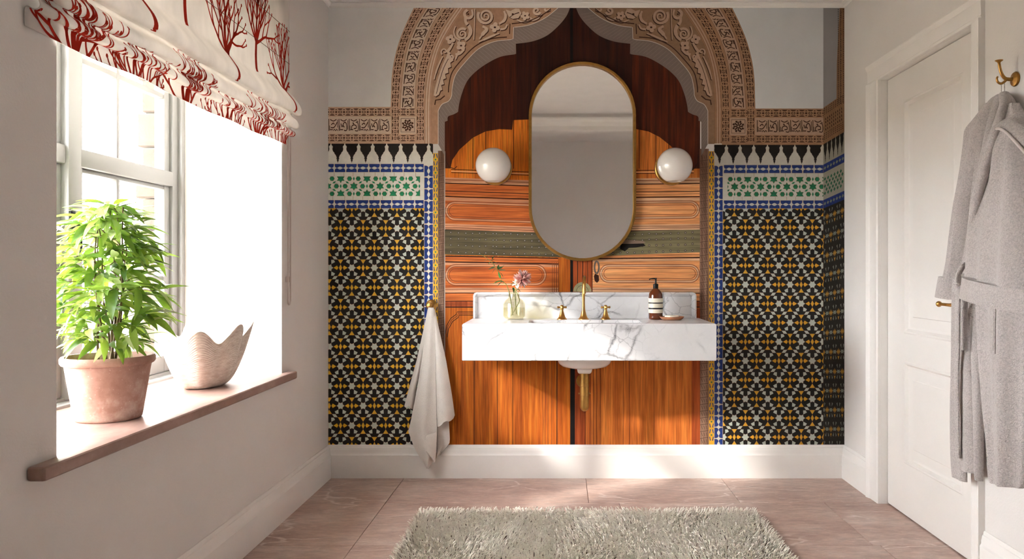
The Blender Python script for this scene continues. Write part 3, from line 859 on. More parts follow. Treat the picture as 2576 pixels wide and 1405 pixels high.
def arch_side(side):
    I = INK[side]
    T = (lambda P: P) if side == 'l' else mir
    dy = 0 if side == 'l' else 3
    N = 60
    c0, c1, c2, c3, c4 = (rs(c, N) for c in (C_OUT, C_1, C_2, C_3, C_4))
    part = flat('stucco_arch', [T(c0 + [(1085, 273), (1085.3, 273)] + list(reversed(c4)))], I['tan'], mural, 3)
    part['label'] = 'carved stucco arch print, %s half' % ('lit left' if side == 'l' else 'shaded right')
    def tri(P, dx): return [(x + dx, y) for x, y in P]
    for (A, B, n) in ((c0, c1, 13), (c2, c3, 13)):
        dk = []
        A2 = [(a[0] + (b_[0] - a[0]) * .1, a[1] + (b_[1] - a[1]) * .1) for a, b_ in zip(A, B)]
        B2 = [(a[0] + (b_[0] - a[0]) * .92, a[1] + (b_[1] - a[1]) * .92) for a, b_ in zip(A, B)]
        for i in range(n):
            for P in LAT:
                dk.append(T([band_map(A2, B2, i, n, u, v) for u, v in P]))
        mesh_flat_joined('lattice_recesses', dk, I['dark'], part, 4, 'stuff')
    pl = [(a[0] + (b_[0] - a[0]) * .06, a[1] + (b_[1] - a[1]) * .06) for a, b_ in zip(c1, c2)]
    pr = [(a[0] + (b_[0] - a[0]) * .95, a[1] + (b_[1] - a[1]) * .95) for a, b_ in zip(c1, c2)]
    flat('script_band', [T(pl + list(reversed(pr)))], I['ltan'], part, 4)
    dk = []
    for i in range(9):
        for pts, w in KUFI(i):
            pts = catmull(pts, 3)
            cells = stroke([(p[0], p[1]) for p in pts], w * 1.1)
            for q in cells: dk.append(T([band_map(pl, pr, i, 9, 1 - (0.04 + .92 * y), .12 + .78 * x) for x, y in q]))
    mesh_flat_joined('script_recesses', dk, I['dark'], part, 5, 'stuff')
    eds = []
    for a, b_ in ((c1, c2), (c2, c1)):
        E = [(p[0] + (q[0] - p[0]) * .07, p[1] + (q[1] - p[1]) * .07) for p, q in zip(a, b_)]
        eds += [T(s) for s in stroke(E, 1.2)]
    mesh_flat_joined('script_band_edges', eds, I['mid'], part, 5, 'stuff')
    # plain mouldings, continued down beside the frieze
    mo = flat('arch_moulding', [T(c3 + [(1067, 361), (1104, 361), (1104, 280), (1086, 278)] + list(reversed(c4)))], I['tan'], part, 4)
    ln, lg = [], []
    for k, col in ((.08, ln), (.3, lg), (.42, ln), (.62, lg), (.78, ln), (.95, ln)):
        E = [(p[0] + (q[0] - p[0]) * k, p[1] + (q[1] - p[1]) * k) for p, q in zip(c3, c4)] + [(1067 + 19 * k, 361)]
        col += [T(s) for s in stroke(E, 1.3 if col is ln else 3.2)]
    mesh_flat_joined('moulding_grooves', ln, I['mid'], mo, 5, 'stuff'); mesh_flat_joined('moulding_ridges', lg, I['ltan'], mo, 5, 'stuff')
    # carved field with arabesque
    gnd = pc('stuccoground_' + side, (168, 132, 106) if side == 'l' else (118, 92, 72), 0.12, 40)
    fld = flat('carved_field', [T(list(c4) + [(1086, 362)] + list(reversed(LOBE)))], gnd, part, 4.4)
    sh, li, shd_ = [], [], []
    def RB(pts, w, per=5):
        P = catmull(pts, per) if len(pts) < 20 else pts
        li.extend(T(s) for s in stroke(P, w)); shd_.extend(T(s) for s in stroke([(x + 1.7, y + 2.1) for x, y in P], w))  # second, shifted dark ribbon is the relief's shadow, drawn into the print
    def PG(P):
        li.append(T(P)); shd_.append(T([(x + 1.9, y + 2.3) for x, y in P]))
    def spiral(cx, cy, r0, turns, ph, sgn=1):
        return [(cx + r0 * (1 - t) ** .85 * math.cos(ph + sgn * turns * 2 * math.pi * t), cy + r0 * (1 - t) ** .85 * math.sin(ph + sgn * turns * 2 * math.pi * t)) for t in np.linspace(0, .97, 40)]
    def lobed(cx, cy, r, ph, n=4):
        return [(cx + r * (.62 + .38 * abs(math.cos(n / 2 * (a - ph)))) * math.cos(a), cy + r * (.62 + .38 * abs(math.cos(n / 2 * (a - ph)))) * math.sin(a)) for a in np.linspace(0, 2 * math.pi, 33)[:-1]]
    for cx, cy, r, tn, ph, sg, w in ((1222, 41, 20, 2.3, -2.6, -1, [7, 2.2]), (1163, 86, 14.5, 1.9, -.9, -1, [6.5, 2]), (1350, 27, 10, 1.3, .4, 1, [7, 3])):
        RB(spiral(cx, cy, r, tn, ph, sg), w)
    RB([(1187, 24), (1189, 38), (1180, 46), (1171, 42), (1169, 32), (1176, 25)], [5, 7, 7])
    RB([(1171, 44), (1172, 56), (1180, 66), (1184, 78), (1180, 92), (1170, 101)], [7, 9, 7])
    RB([(1194.5, 22), (1194, 60), (1192, 100)], 2.6)
    RB([(1146, 66), (1142, 80), (1146, 94), (1158, 102)], [3, 5])
    PG(lobed(1133, 99, 12.5, .3)); PG(lobed(1160, 115, 13, .9)); PG(lobed(1245, 69, 13, .2)); PG(lobed(1321, 40, 12, .5, 5))
    RB([(1140, 108), (1132, 122), (1124, 132)], [5, 8]); RB([(1168, 124), (1158, 134), (1146, 138)], [5, 7]); RB([(1155, 128), (1148, 144), (1146, 150)], [5, 3])
    RB(spiral(1135, 143, 10, 1.25, -1.8, -1), [6, 3])
    RB(spiral(1118, 130, 9, 1.1, 2.2, 1), [4, 2.5])
    leafL = [(1128, 134), (1118, 152), (1108, 178), (1099, 205), (1093, 228), (1091, 240), (1096, 243), (1104, 238)]
    leafR = [(1108, 228), (1113, 226), (1110, 214), (1117, 212), (1115, 200), (1122, 197), (1120, 186), (1128, 183), (1127, 172), (1135, 168), (1133, 158), (1141, 152), (1136, 144)]
    PG(leafL + leafR)
    sh.extend(T(s) for s in stroke(catmull([(1098, 236), (1106, 204), (1116, 172), (1128, 148)], 6), 1.4))
    RB([(1092, 200), (1098, 178), (1106, 158), (1114, 142)], [3, 4, 3])
    RB([(1206, 98), (1216, 84), (1224, 74), (1214, 66)], [4, 9, 6]); RB([(1204, 106), (1222, 98), (1240, 90), (1256, 84)], [3, 5, 3])
    RB([(1256, 60), (1268, 52), (1272, 40), (1268, 28)], [5, 7, 5]); RB([(1258, 74), (1270, 72), (1276, 62)], [5, 4])
    PG([(1272, 24), (1284, 28), (1296, 22), (1306, 22), (1312, 34), (1304, 46), (1290, 48), (1280, 42)])
    RB([(1300, 50), (1318, 56), (1336, 50)], [3, 4]); RB([(1334, 44), (1340, 50), (1352, 46), (1364, 36)], [4, 6, 3]); RB([(1370, 22), (1374, 28), (1384, 24)], [5, 5])
    for cx, cy, r in ((1133, 99, 2.6), (1160, 115, 2.8), (1245, 69, 3), (1178, 36, 2.8), (1290, 36, 3), (1321, 40, 2.4)):
        sh.append(T([(cx + r * math.cos(k), cy + r * .8 * math.sin(k)) for k in np.linspace(0, 2 * math.pi, 11)[:-1]]))
    sh.extend(T(s) for s in stroke(catmull([(1282, 44), (1294, 36), (1306, 32)], 4), [1.5, 2.5]))
    # inner listel following the lobes
    inset = [(x - 4.5, y - 9) for x, y in LOBE[:19]]
    sh.extend(T(s) for s in stroke([p for p in inset if p[1] > 22], 2.6))
    sh.extend(T(s) for s in stroke([(1283, 60), (1282, 86)], 2.4))
    ins2 = [(x - 8.5, y - 6.5) for x, y in LOBE[20:51]]
    sh.extend(T(s) for s in stroke(ins2, 2.6))
    sh.extend(T(s) for s in stroke([(1119, 241), (1108, 250), (1096, 252), (1094, 264)], 3))
    mesh_flat_joined('arabesque_shadow', shd_, I['dark'], fld, 4.7, 'stuff'); mesh_flat_joined('arabesque_relief', li, I['ltan'], fld, 5, 'stuff'); mesh_flat_joined('arabesque_recesses', sh, I['dark'], fld, 6, 'stuff')
    # soffit of the lobes
    sf = flat('arch_soffit', [T(LOBE + list(reversed(SOFF)))], I['soff'], part, 5)
    sf['label'] = 'grey underside of the printed arch'
    hl = []
    LA, SA = rs(LOBE, 60), rs(SOFF, 60)
    for i in range(2, 58):
        a, b_ = LA[i], SA[i]
        hl.extend(T(s) for s in stroke([(a[0] + (b_[0] - a[0]) * .12, a[1] + (b_[1] - a[1]) * .12), (a[0] + (b_[0] - a[0]) * .85, a[1] + (b_[1] - a[1]) * .85)], .8))
    mesh_flat_joined('soffit_tooling', hl, pc('tooling_' + side, (146, 134, 126) if side == 'l' else (120, 108, 100)), sf, 6, 'stuff')
    mesh_flat_joined('arch_edge', [T(s) for s in stroke(LOBE, 1.6)], pc('archedge_' + side, (206, 196, 186) if side == 'l' else (170, 160, 150)), sf, 6, 'stuff')
    # frieze below the spandrel
    fr = flat('stucco_frieze', [T(rect(815 if side == 'r' else 826, 269 + dy, 1067, 361 + dy))] if side == 'l' else [rect(1816, 273, 2071, 364)], I['tan'], mural, 3.2)
    fr['label'] = 'carved stucco frieze print, %s' % ('lit' if side == 'l' else 'shaded')
    dk = []
    xa = 826 if side == 'l' else 812
    def straight(x0, y0, x1, y1, n, vert=False):
        for i in range(n):
            for P in LAT:
                if vert: Q = [(x0 + (x1 - x0) * v, y0 + (y1 - y0) * (i + u) / n) for u, v in P]
                else: Q = [(x0 + (x1 - x0) * (i + u) / n, y0 + (y1 - y0) * v) for u, v in P]
                Q = clip(Q, x0, y0, x1, y1)
                if len(Q) > 2: dk.append([(x, y + dy) for x, y in T(Q)])
    straight(xa, 272, 985, 291.5, 8); straight(xa, 337.5, 985, 356, 8); straight(1004, 272, 1048, 291, 2); straight(1004, 339, 1048, 356, 2)
    straight(985, 272, 1004, 356, 5, True); straight(1048, 272, 1067, 356, 5, True)
    mesh_flat_joined('lattice_recesses', dk, I['dark'], fr, 4, 'stuff')
    cart = [(x, y + dy) for x, y in T(rect(xa, 293, 984, 336.5))]
    ca = flat('script_cartouche', [cart], I['ltan'], fr, 4)
    sd = []
    n = 6
    for i in range(n):
        for pts, w in KUFI(i + 1):
            for q in stroke(catmull(pts, 3), w * .95):
                Q = [(xa + (980 - xa) * (i + x) / n, 297 + 34 * y) for x, y in q]
                sd.append([(x, y + dy) for x, y in (Q if side == 'l' else [(2 * AX - (xa + 980 - x), y) for x, y in Q])])
    mesh_flat_joined('script_recesses', sd, I['dark'], ca, 5, 'stuff')
    ro = flat('rosette_panel', [[(x, y + dy) for x, y in T(rect(1005, 293.5, 1047, 337))]], I['ltan'], fr, 4)
    rd = []
    for k in range(8):
        an = k * math.pi / 4
        c, s = math.cos(an), math.sin(an)
        for P in ([(2, -1.2), (9, -2), (14, 0), (9, 2), (2, 1.2)],):
            rd.append([(x, y + dy) for x, y in T([(1026 + u * c - v * s, 315 + u * s + v * c) for u, v in P])])
        rd.append([(x, y + dy) for x, y in T([(1026 + u * math.cos(an + .39) - v * math.sin(an + .39), 315 + u * math.sin(an + .39) + v * math.cos(an + .39)) for u, v in ((9, -2.4), (14.5, -3), (15.5, 1.5), (11, 2.4))])])
    rd += [[(x, y + dy) for x, y in T(s)] for s in stroke([(1009, 298), (1043, 298), (1043, 332), (1009, 332), (1009, 298)], 1.2)]
    mesh_flat_joined('rosette_recesses', rd, I['dark'], ro, 5, 'stuff')
arch_side('l'); arch_side('r')

# ---- the printed double door
WD = dict(
    up=pwood('shade', (34, 12, 4), (62, 24, 8), (92, 40, 12)), upm=pwood('shade2', (24, 8, 4), (44, 16, 8), (66, 28, 10)),
    lit=pwood('lit', (150, 66, 16), (196, 104, 28), (222, 140, 48)), litr=pwood('litr', (140, 68, 24), (178, 98, 40), (204, 130, 62)),
    hor=pwood('hor', (132, 58, 24), (172, 88, 38), (196, 114, 58), 'X'), horr=pwood('horr', (158, 96, 56), (190, 128, 80), (210, 152, 104), 'X'),
    pale=pwood('pale', (150, 96, 68), (178, 124, 92), (200, 152, 118), 'X'), paler=pwood('paler', (150, 112, 84), (178, 138, 106), (198, 162, 130), 'X'),
    low=pwood('low', (112, 46, 8), (152, 76, 16), (174, 102, 30)), lowr=pwood('lowr', (136, 66, 20), (170, 92, 34), (194, 120, 52)), deep=pwood('deep', (80, 30, 10), (130, 56, 22), (160, 80, 34)))
M_line = pc('doorline', (44, 18, 8)); M_line2 = pc('doorline2', (96, 46, 22)); M_gap = pc('doorgap', (12, 8, 8)); M_hi = pc('doorhigh', (206, 150, 104)); M_gr = pc('doorgroove', (104, 52, 30))
def metal_print(nm, a, b_, c):
    m = pwood(nm, a, b_, c, 'X'); return m
M_band = metal_print('band', (54, 48, 34), (76, 68, 48), (100, 90, 64)); M_bandr = metal_print('bandr', (76, 71, 50), (98, 91, 66), (118, 110, 82))
M_stud = pc('stud', (58, 52, 46)); M_studh = pc('studh', (128, 118, 106))

def leaf_part(side):
    X0, X1 = (1119, 1437.5) if side == 'l' else (1437.5, 1761)
    r_ = side == 'r'
    part = flat('door_leaf_print', [rect(X0, TOP, X1, BOT)], WD['lit' if not r_ else 'litr'], mural, 0.2)
    part['label'] = 'printed %s leaf of old wooden double door' % ('left' if not r_ else 'right')
    return part
DL, DR = leaf_part('l'), leaf_part('r')
# shaded upper part of the print
SHL = [(1119, TOP), (1437.5, TOP), (1437.5, 300), (1330, 300.5), (1291, 302), (1288.4, 326), (1255.7, 324.7), (1221.5, 330.4), (1190, 346), (1156, 376), (1138, 402), (1132, 430), (1135, 447), (1119, 450)]
SHR = [(1437.5, TOP), (1761, TOP), (1761, 462), (1744, 455), (1738, 432), (1722, 402), (1687.8, 367.4), (1659.4, 344.6), (1630.9, 330.4), (1601.5, 324.7), (1590, 322), (1590, 300), (1437.5, 300)]
flat('shaded_boards', [SHL], WD['up'], DL, 0.8); flat('shaded_boards', [SHR], WD['up'], DR, 0.8)
flat('shaded_stile', [rect(1300, TOP, 1437.5, 300)], WD['upm'], DL, 1.0); flat('shaded_stile', [rect(1437.5, TOP, 1590, 300)], WD['upm'], DR, 1.0)
for p, xs, y1 in ((DL, (1190, 1222, 1292, 1331, 1350, 1380, 1398, 1404), 424), (DR, (1682, 1650, 1608, 1556, 1538, 1500, 1490, 1478), 424)):
    for x in xs: flat('board_joint', [rect(x - .8, TOP, x + .8, y1 if 1150 < x < 1300 or x > 1600 else 300)], M_line, p, 1.3)
flat('door_gap', [rect(1434.5, TOP, 1441.5, BOT)], M_gap, DL, 2.2)
def hb(p, y0, y1, x0, x1, mat, lay, sl=0.0, name='rail'):
    return flat(name, [[(x0, y0), (x1, y0 + sl * (x1 - x0)), (x1, y1 + sl * (x1 - x0)), (x0, y1)]], mat, p, lay)
SL = 0.034
def door_rails(p, x0, x1, side):
    r_ = side == 'r'
    H, Pp = (WD['hor'], WD['pale']) if not r_ else (WD['horr'], WD['paler'])
    sl = SL if not r_ else -0.012
    oy = 0 if not r_ else 4
    hb(p, 423 + oy, 446 + oy, x0, x1, WD['lit' if not r_ else 'litr'], 1.1, sl)
    for y, t, m in ((425, 1.6, M_line), (429, 2.6, M_hi), (433, 1.6, M_line)): hb(p, y + oy, y + oy + t, x0 + (16 if not r_ else 0), x1 - (16 if r_ else 0), m, 1.5, sl, 'bead')
    hb(p, 446 + oy, 459 + oy, x0, x1, Pp, 1.5, sl); hb(p, 451 + oy, 452.5 + oy, x0, x1, M_line2, 1.8, sl, 'bead')
    hb(p, 459 + oy, 461.5 + oy, x0, x1, M_line, 1.9, sl, 'groove')
    hb(p, 461.5 + oy, 479 + oy, x0, x1, H, 1.5, sl)
    for y, t, m in ((479, 1.8, M_line), (480.8, 5.5, H), (486, 1.2, M_line2), (487.2, 5, H), (492, 2.8, M_line)): hb(p, y + oy, y + oy + t, x0, x1, m, 1.7, sl, 'bead')
    hb(p, 495 + oy, 562 + oy, x0, x1, H, 1.4, sl); hb(p, 496 + oy, 504 + oy, x0, x1, Pp, 1.6, sl, 'bead')
    hb(p, 562 + oy, 577 + oy, x0, x1, Pp, 1.5, sl); hb(p, 566 + oy, 567.2 + oy, x0, x1, M_line2, 1.8, sl, 'bead'); hb(p, 571 + oy, 572.2 + oy, x0, x1, M_line2, 1.8, sl, 'bead')
    hb(p, 576.5 + oy, 579 + oy, x0, x1, M_line, 1.9, sl, 'groove')
    # below the metal band
    ty = 642 if not r_ else 634
    s2 = 0.02 if not r_ else -0.01
    for y, t, m in ((0, 3, M_line), (3, 5, H), (8, 1.2, M_line2), (9.2, 5.5, H), (14.5, 3, M_line)): hb(p, ty + y, ty + y + t, x0, x1, m, 1.8, s2, 'bead')
    hb(p, ty + 17.5, 723, x0, x1, H, 1.4); hb(p, ty + 18, ty + 24, x0, x1, Pp, 1.6, s2, 'bead')
    hb(p, 723, 737, x0, x1, Pp, 1.6); hb(p, 727, 728.2, x0, x1, M_line2, 1.8, 0, 'bead'); hb(p, 735.5, 737.5, x0, x1, M_line, 1.9, 0, 'groove')
    hb(p, 737.5, 757, x0, x1, H, 1.5)
    for y, t, m in ((756, 1.8, M_line), (757.8, 6, WD['deep']), (763.5, 1.2, M_line2), (764.7, 6, WD['deep']), (770.5, 2.8, M_line)): hb(p, y, y + t, x0, x1, m, 1.8, 0, 'bead')
    flat('lower_boards', [rect(x0, 773, x1, BOT)], WD['low' if not r_ else 'lowr'], p, 1.4)
def pill(p, x0, x1, y0, y1, side, op_l=True, op_r=True, sl=0.0):
    """fielded panel with rounded ends: nested rings"""
    r_ = side == 'r'
    H = WD['hor'] if not r_ else WD['horr']
    def ring(ins, mat, lay, nm):
        a, b_, c, d = x0 + (ins if op_l else 0), x1 - (ins if op_r else 0), y0 + ins, y1 - ins
        rr = (d - c) / 2; my = (c + d) / 2
        P = []
        if op_r: P += [(b_ - rr + rr * math.cos(t), my + rr * math.sin(t)) for t in np.linspace(-math.pi / 2, math.pi / 2, 14)]
        else: P += [(b_, c), (b_, d)]
        if op_l: P += [(a + rr - rr * math.cos(t), my + rr * math.sin(t)) for t in np.linspace(math.pi / 2, -math.pi / 2, 14)]
        else: P += [(a, d), (a, c)]
        P = [(x, y + sl * (x - x0)) for x, y in P]
        return flat(nm, [P], mat, p, lay)
    ring(0, M_gr, 2.0, 'panel_groove'); ring(1.6, WD['pale' if not r_ else 'paler'], 2.2, 'panel_moulding'); ring(5.5, M_line2, 2.4, 'panel_groove'); ring(6.7, H, 2.6, 'panel_moulding')
    ring(10.2, M_gr, 2.8, 'panel_groove'); ring(11.6, H, 3.0, 'panel_field')
door_rails(DL, 1119, 1404, 'l'); door_rails(DR, 1490, 1761, 'r')
pill(DL, 1119.5, 1404, 505, 554, 'l', True, True, SL); pill(DR, 1480, 1760, 507, 553, 'r', True, True, -0.012)
pill(DL, 1119.5, 1375, 664, 718, 'l', True, True); pill(DR, 1508, 1760, 664, 711, 'r', True, True)
for p, xs, m in ((DL, (1404, 1434.5), 'low'), (DR, (1441.5, 1490), 'deep')):
    flat('door_stile', [rect(xs[0], 423, xs[1], 773)], WD[m], p, 3.1)
for x, t in ((1389, 1.2), (1394, 1.5), (1399, 2), (1404, 1.8)): flat('stile_bead', [rect(x, 660, x + t, 773)], M_line2, DL, 3.3)
for x, t in ((1452, 2), (1465, 2.2), (1478, 1.5), (1489, 1.6)): flat('stile_bead', [rect(x, 640, x + t, 773)], M_line, DR, 3.3)
# metal band with studs
def band(p, x0, x1, yl0, yl1, yr0, yr1, mat, label, cols, rows4):
    b_ = flat('metal_band', [[(x0, yl0), (x1, yr0), (x1, yr1), (x0, yl1)]], mat, p, 3.4)
    b_['label'] = label
    for cx in cols:
        t = (cx - x0) / (x1 - x0)
        ya, yb = yl0 + (yr0 - yl0) * t, yl1 + (yr1 - yl1) * t
        for k in rows4:
            cy = ya + (yb - ya) * k + R.uniform(-1, 1)
            piece('stud', [(cx + 3.1 * math.cos(q * math.pi / 4), cy + 3.1 * math.sin(q * math.pi / 4)) for q in range(8)], 'stud', (M_studh, M_stud), b_, 3.8, None, 0.5)
band(DL, 1119, 1434, 577.5, 640, 587, 647, M_band, 'green-bronze studded band, printed', [1134, 1153.5, 1172, 1189, 1206.5, 1222, 1240.5, 1249, 1268, 1285, 1302, 1320, 1338, 1356, 1373, 1390, 1408, 1425], (.1, .36, .62, .9))
band(DR, 1442, 1761, 586, 646, 577, 634, M_bandr, 'paler bronze studded band, printed', [1452, 1470, 1488, 1506, 1524, 1542, 1560, 1578, 1596, 1616, 1633, 1651, 1668, 1687, 1706, 1724, 1742], (.12, .37, .63, .9))
# bolt, link, lock plate of the printed door
bolt = flat('bolt_print', [[(1560, 604), (1578, 603), (1618, 606), (1624, 609), (1618, 612), (1578, 613), (1560, 613)]], pc('bolt', (110, 92, 80)), DR, 4.2)
bolt['label'] = 'iron bolt print'
flat('bolt_recess', [[(1560, 613), (1618, 611), (1624, 618), (1600, 622), (1582, 623), (1572, 632), (1560, 626)]], M_gap, DR, 4.0)
lk = [(1501 + 5.5 * math.cos(a), 672 + 15 * math.sin(a)) for a in np.linspace(0, 2 * math.pi, 20)]
mesh_flat_joined('hasp_print', stroke(lk, 4.5), pc('hasp', (86, 74, 66)), DR, 4.2)
flat('hasp_recess', [[(1497, 688), (1506, 692), (1507, 705), (1502, 711), (1496, 706), (1494, 694)]], M_line, DR, 4.0)
lockp = [(1465 + 23 * math.cos(a), 733 + 24 * math.sin(a)) for a in np.linspace(math.pi, 2 * math.pi, 16)]
flat('lock_plate_print', [lockp], pc('lockplate', (128, 122, 92), 0.2), DR, 4.2)
mesh_flat_joined('lock_ring', stroke([(1465 + 15 * math.cos(a), 733 + 16 * math.sin(a)) for a in np.linspace(math.pi, 2 * math.pi, 14)], 1.4), pc('lockline', (84, 80, 60)), DR, 4.5)
# lower boards: joints, beads and the corner mouldings
for x in (1193, 1251, 1290): flat('board_joint', [rect(x - .7, 775, x + .7, BOT)], M_line, DL, 2)
for x in (1365, 1371, 1378, 1387, 1401): flat('bead', [rect(x, 775, x + 1.4, BOT)], M_line2, DL, 2.2)
flat('stile', [rect(1402, 773, 1434.5, BOT)], WD['low'], DL, 1.8); flat('groove', [rect(1400, 773, 1402, BOT)], M_line, DL, 2.4)
flat('stile', [rect(1442, 773, 1473, BOT)], WD['deep'], DR, 1.8); flat('groove', [rect(1441.5, 773, 1446, BOT)], M_gap, DR, 2.4)
for x in (1472, 1484, 1492, 1500, 1509): flat('bead', [rect(x, 775, x + 1.8, BOT)], M_line2, DR, 2.2)
for x in (1568, 1583, 1645): flat('board_joint', [rect(x - .6, 775, x + .6, BOT)], M_line2, DR, 2)
for x0, x1, m in ((1740, 1761, 'deep'),): flat('jamb_side_board', [rect(x0, 775, x1, BOT)], WD[m], DR, 2.1)
cm = [(1120, 840), (1124, 818), (1134, 800), (1148, 790), (1150, 784), (1200, 784)]
for k, m in ((0, M_line), (4, M_line2), (8, M_line)): mesh_flat_joined('corner_moulding', stroke([(x + k * .6, y + k) for x, y in cm], 1.8), m, DL, 2.6)
cm2 = [(1121, 385), (1122, 405), (1130, 420), (1143, 424), (1150, 418)]
mesh_flat_joined('corner_moulding', stroke(cm2, 1.8), M_line, DL, 2.6)
cm3 = [(1757, 388), (1756, 408), (1748, 422), (1738, 427)]
mesh_flat_joined('corner_moulding', stroke(cm3, 3), M_line, DR, 2.6)
# ------------------------------------------------------------------ marble wash basin on the wall
BX0, BX1, BY0, BZ0, BZ1 = -0.459, 0.737, 3.648, 0.668, 0.842
BY1 = YB - 0.003
basin = empty('wall_basin', (0.139, BY1, BZ0), 'white veined marble wall-hung basin with raised marble splashback', 'basin')
# basin cut-out in the slab top (x0,x1,y0,y1), tray floor below
HX0, HX1, HY0, HY1 = -0.145, 0.39, 3.715, 3.925
def slab():
    ox = [(BX0, BY0), (BX1, BY0), (BX1, BY1), (BX0, BY1)]
    N = 8
    def rr(x0, x1, y0, y1, r):
        P = []
        for cx, cy, a0 in ((x1 - r, y0 + r, -90), (x1 - r, y1 - r, 0), (x0 + r, y1 - r, 90), (x0 + r, y0 + r, 180)):
            for k in range(N): P.append((cx + r * math.cos(math.radians(a0 + 90 * k / (N - 1))), cy + r * math.sin(math.radians(a0 + 90 * k / (N - 1)))))
        return P
    bm = bmesh.new()
    rings = [(rr(HX0 - .006, HX1 + .006, HY0 - .006, HY1 + .006, .03), BZ1), (rr(HX0, HX1, HY0, HY1, .028), BZ1 - .006), (rr(HX0 + .03, HX1 - .03, HY0 + .012, HY1 - .012, .03), BZ1 - .09), (rr(HX0 + .06, HX1 - .06, HY0 + .03, HY1 - .03, .02), BZ1 - .105)]
    V = [[bm.verts.new((x, y, z)) for x, y in P] for P, z in rings]
    n = len(V[0])
    for a, b_ in zip(V, V[1:]):
        for i in range(n): bm.faces.new((a[i], a[(i + 1) % n], b_[(i + 1) % n], b_[i]))
    bm.faces.new(V[-1])
    # outer block
    def rc(x0, x1, y0, y1, z): return [bm.verts.new(p) for p in ((x0, y0, z), (x1, y0, z), (x1, y1, z), (x0, y1, z))]
    e = .005
    T0 = rc(BX0 + e, BX1 - e, BY0 + e, BY1, BZ1); T1 = rc(BX0, BX1, BY0, BY1, BZ1 - e); B1 = rc(BX0, BX1, BY0, BY1, BZ0 + e * .6); B0 = rc(BX0 + e * .6, BX1 - e * .6, BY0 + e * .6, BY1, BZ0)
    for a, b_ in ((T0, T1), (T1, B1), (B1, B0)):
        for i in range(4): bm.faces.new((a[i], a[(i + 1) % 4], b_[(i + 1) % 4], b_[i]))
    bm.faces.new(B0)
    # top face between outer rectangle and cut-out: four sectors
    H = V[0]
    q = n // 4
    cor = [1, 2, 3, 0]
    for s in range(4):
        seg = H[s * q:(s + 1) * q]
        bm.faces.new([T0[cor[s]]] + list(reversed(seg)))
        nxt = H[((s + 1) * q) % n]
        bm.faces.new([T0[cor[s]], seg[-1], nxt, T0[cor[(s + 1) % 4]]])
    bmesh.ops.recalc_face_normals(bm, faces=bm.faces)
    me = bpy.data.meshes.new('slab'); bm.to_mesh(me); bm.free()
    me.materials.append(M_marble)
    me.polygons.foreach_set('use_smooth', [True] * len(me.polygons)); me.set_sharp_from_angle(angle=math.radians(40))
    return link('slab', me, basin)
slab()
# splashback: panel with raised rim on three sides
SX0, SX1, SZ1 = -0.4538, 0.7165, 0.9785
sp = box('splashback', (SX0 + .01, BY1 - .018, BZ1 - .001), (SX1 - .01, BY1, SZ1 - .01), M_marble, basin)
def rim_bar(pts, up):
    """bar with sloped inner face, pts: outer->inner quads"""
    return pts
rw, rd = .024, .040
def pris(name, P, y0a, y0b):
    """P: 4 points (x,z) outer0,outer1,inner1,inner0; front depth y0a outer, y0b inner"""
    v = [(x, y, z) for (x, z), y in zip(P, (y0a, y0a, y0b, y0b))] + [(x, BY1, z) for x, z in P]
    f = [(0, 1, 2, 3), (4, 7, 6, 5), (0, 4, 5, 1), (1, 5, 6, 2), (2, 6, 7, 3), (3, 7, 4, 0)]
    return mesh(name, v, f, M_marble, basin, 35)
c = .018
zz0 = BZ1 - .0005
def rim_shape():
    out = [(SX0, zz0), (SX0, SZ1 - c), (SX0 + c * .3, SZ1 - c * .3), (SX0 + c, SZ1), (SX1 - c, SZ1), (SX1 - c * .3, SZ1 - c * .3), (SX1, SZ1 - c), (SX1, zz0)]
    mid = [(SX0 + .010, zz0), (SX0 + .010, SZ1 - c), (SX0 + .012, SZ1 - .013), (SX0 + c, SZ1 - .010), (SX1 - c, SZ1 - .010), (SX1 - .012, SZ1 - .013), (SX1 - .010, SZ1 - c), (SX1 - .010, zz0)]
    inn = [(SX0 + rw, zz0), (SX0 + rw, SZ1 - rw - .002), (SX0 + rw, SZ1 - rw - .001), (SX0 + rw, SZ1 - rw), (SX1 - rw, SZ1 - rw), (SX1 - rw, SZ1 - rw - .001), (SX1 - rw, SZ1 - rw - .002), (SX1 - rw, zz0)]
    L = [(out, BY1), (out, BY1 - rd + .006), ([((a[0] + b_[0]) / 2, (a[1] + b_[1]) / 2) for a, b_ in zip(out, mid)], BY1 - rd + .001), (mid, BY1 - rd), (inn, BY1 - .020), (inn, BY1 - .010)]
    v, f = [], []
    n = 8
    for P, y in L: v += [(x, y, z) for x, z in P]
    for r in range(len(L) - 1):
        for i in range(n - 1): f.append((r * n + i, r * n + i + 1, (r + 1) * n + i + 1, (r + 1) * n + i))
    f.append(tuple(r * n for r in range(len(L)))); f.append(tuple(r * n + n - 1 for r in reversed(range(len(L)))))
    return mesh('splashback_rim', v, f, M_marble, basin, 50)
rim_shape()
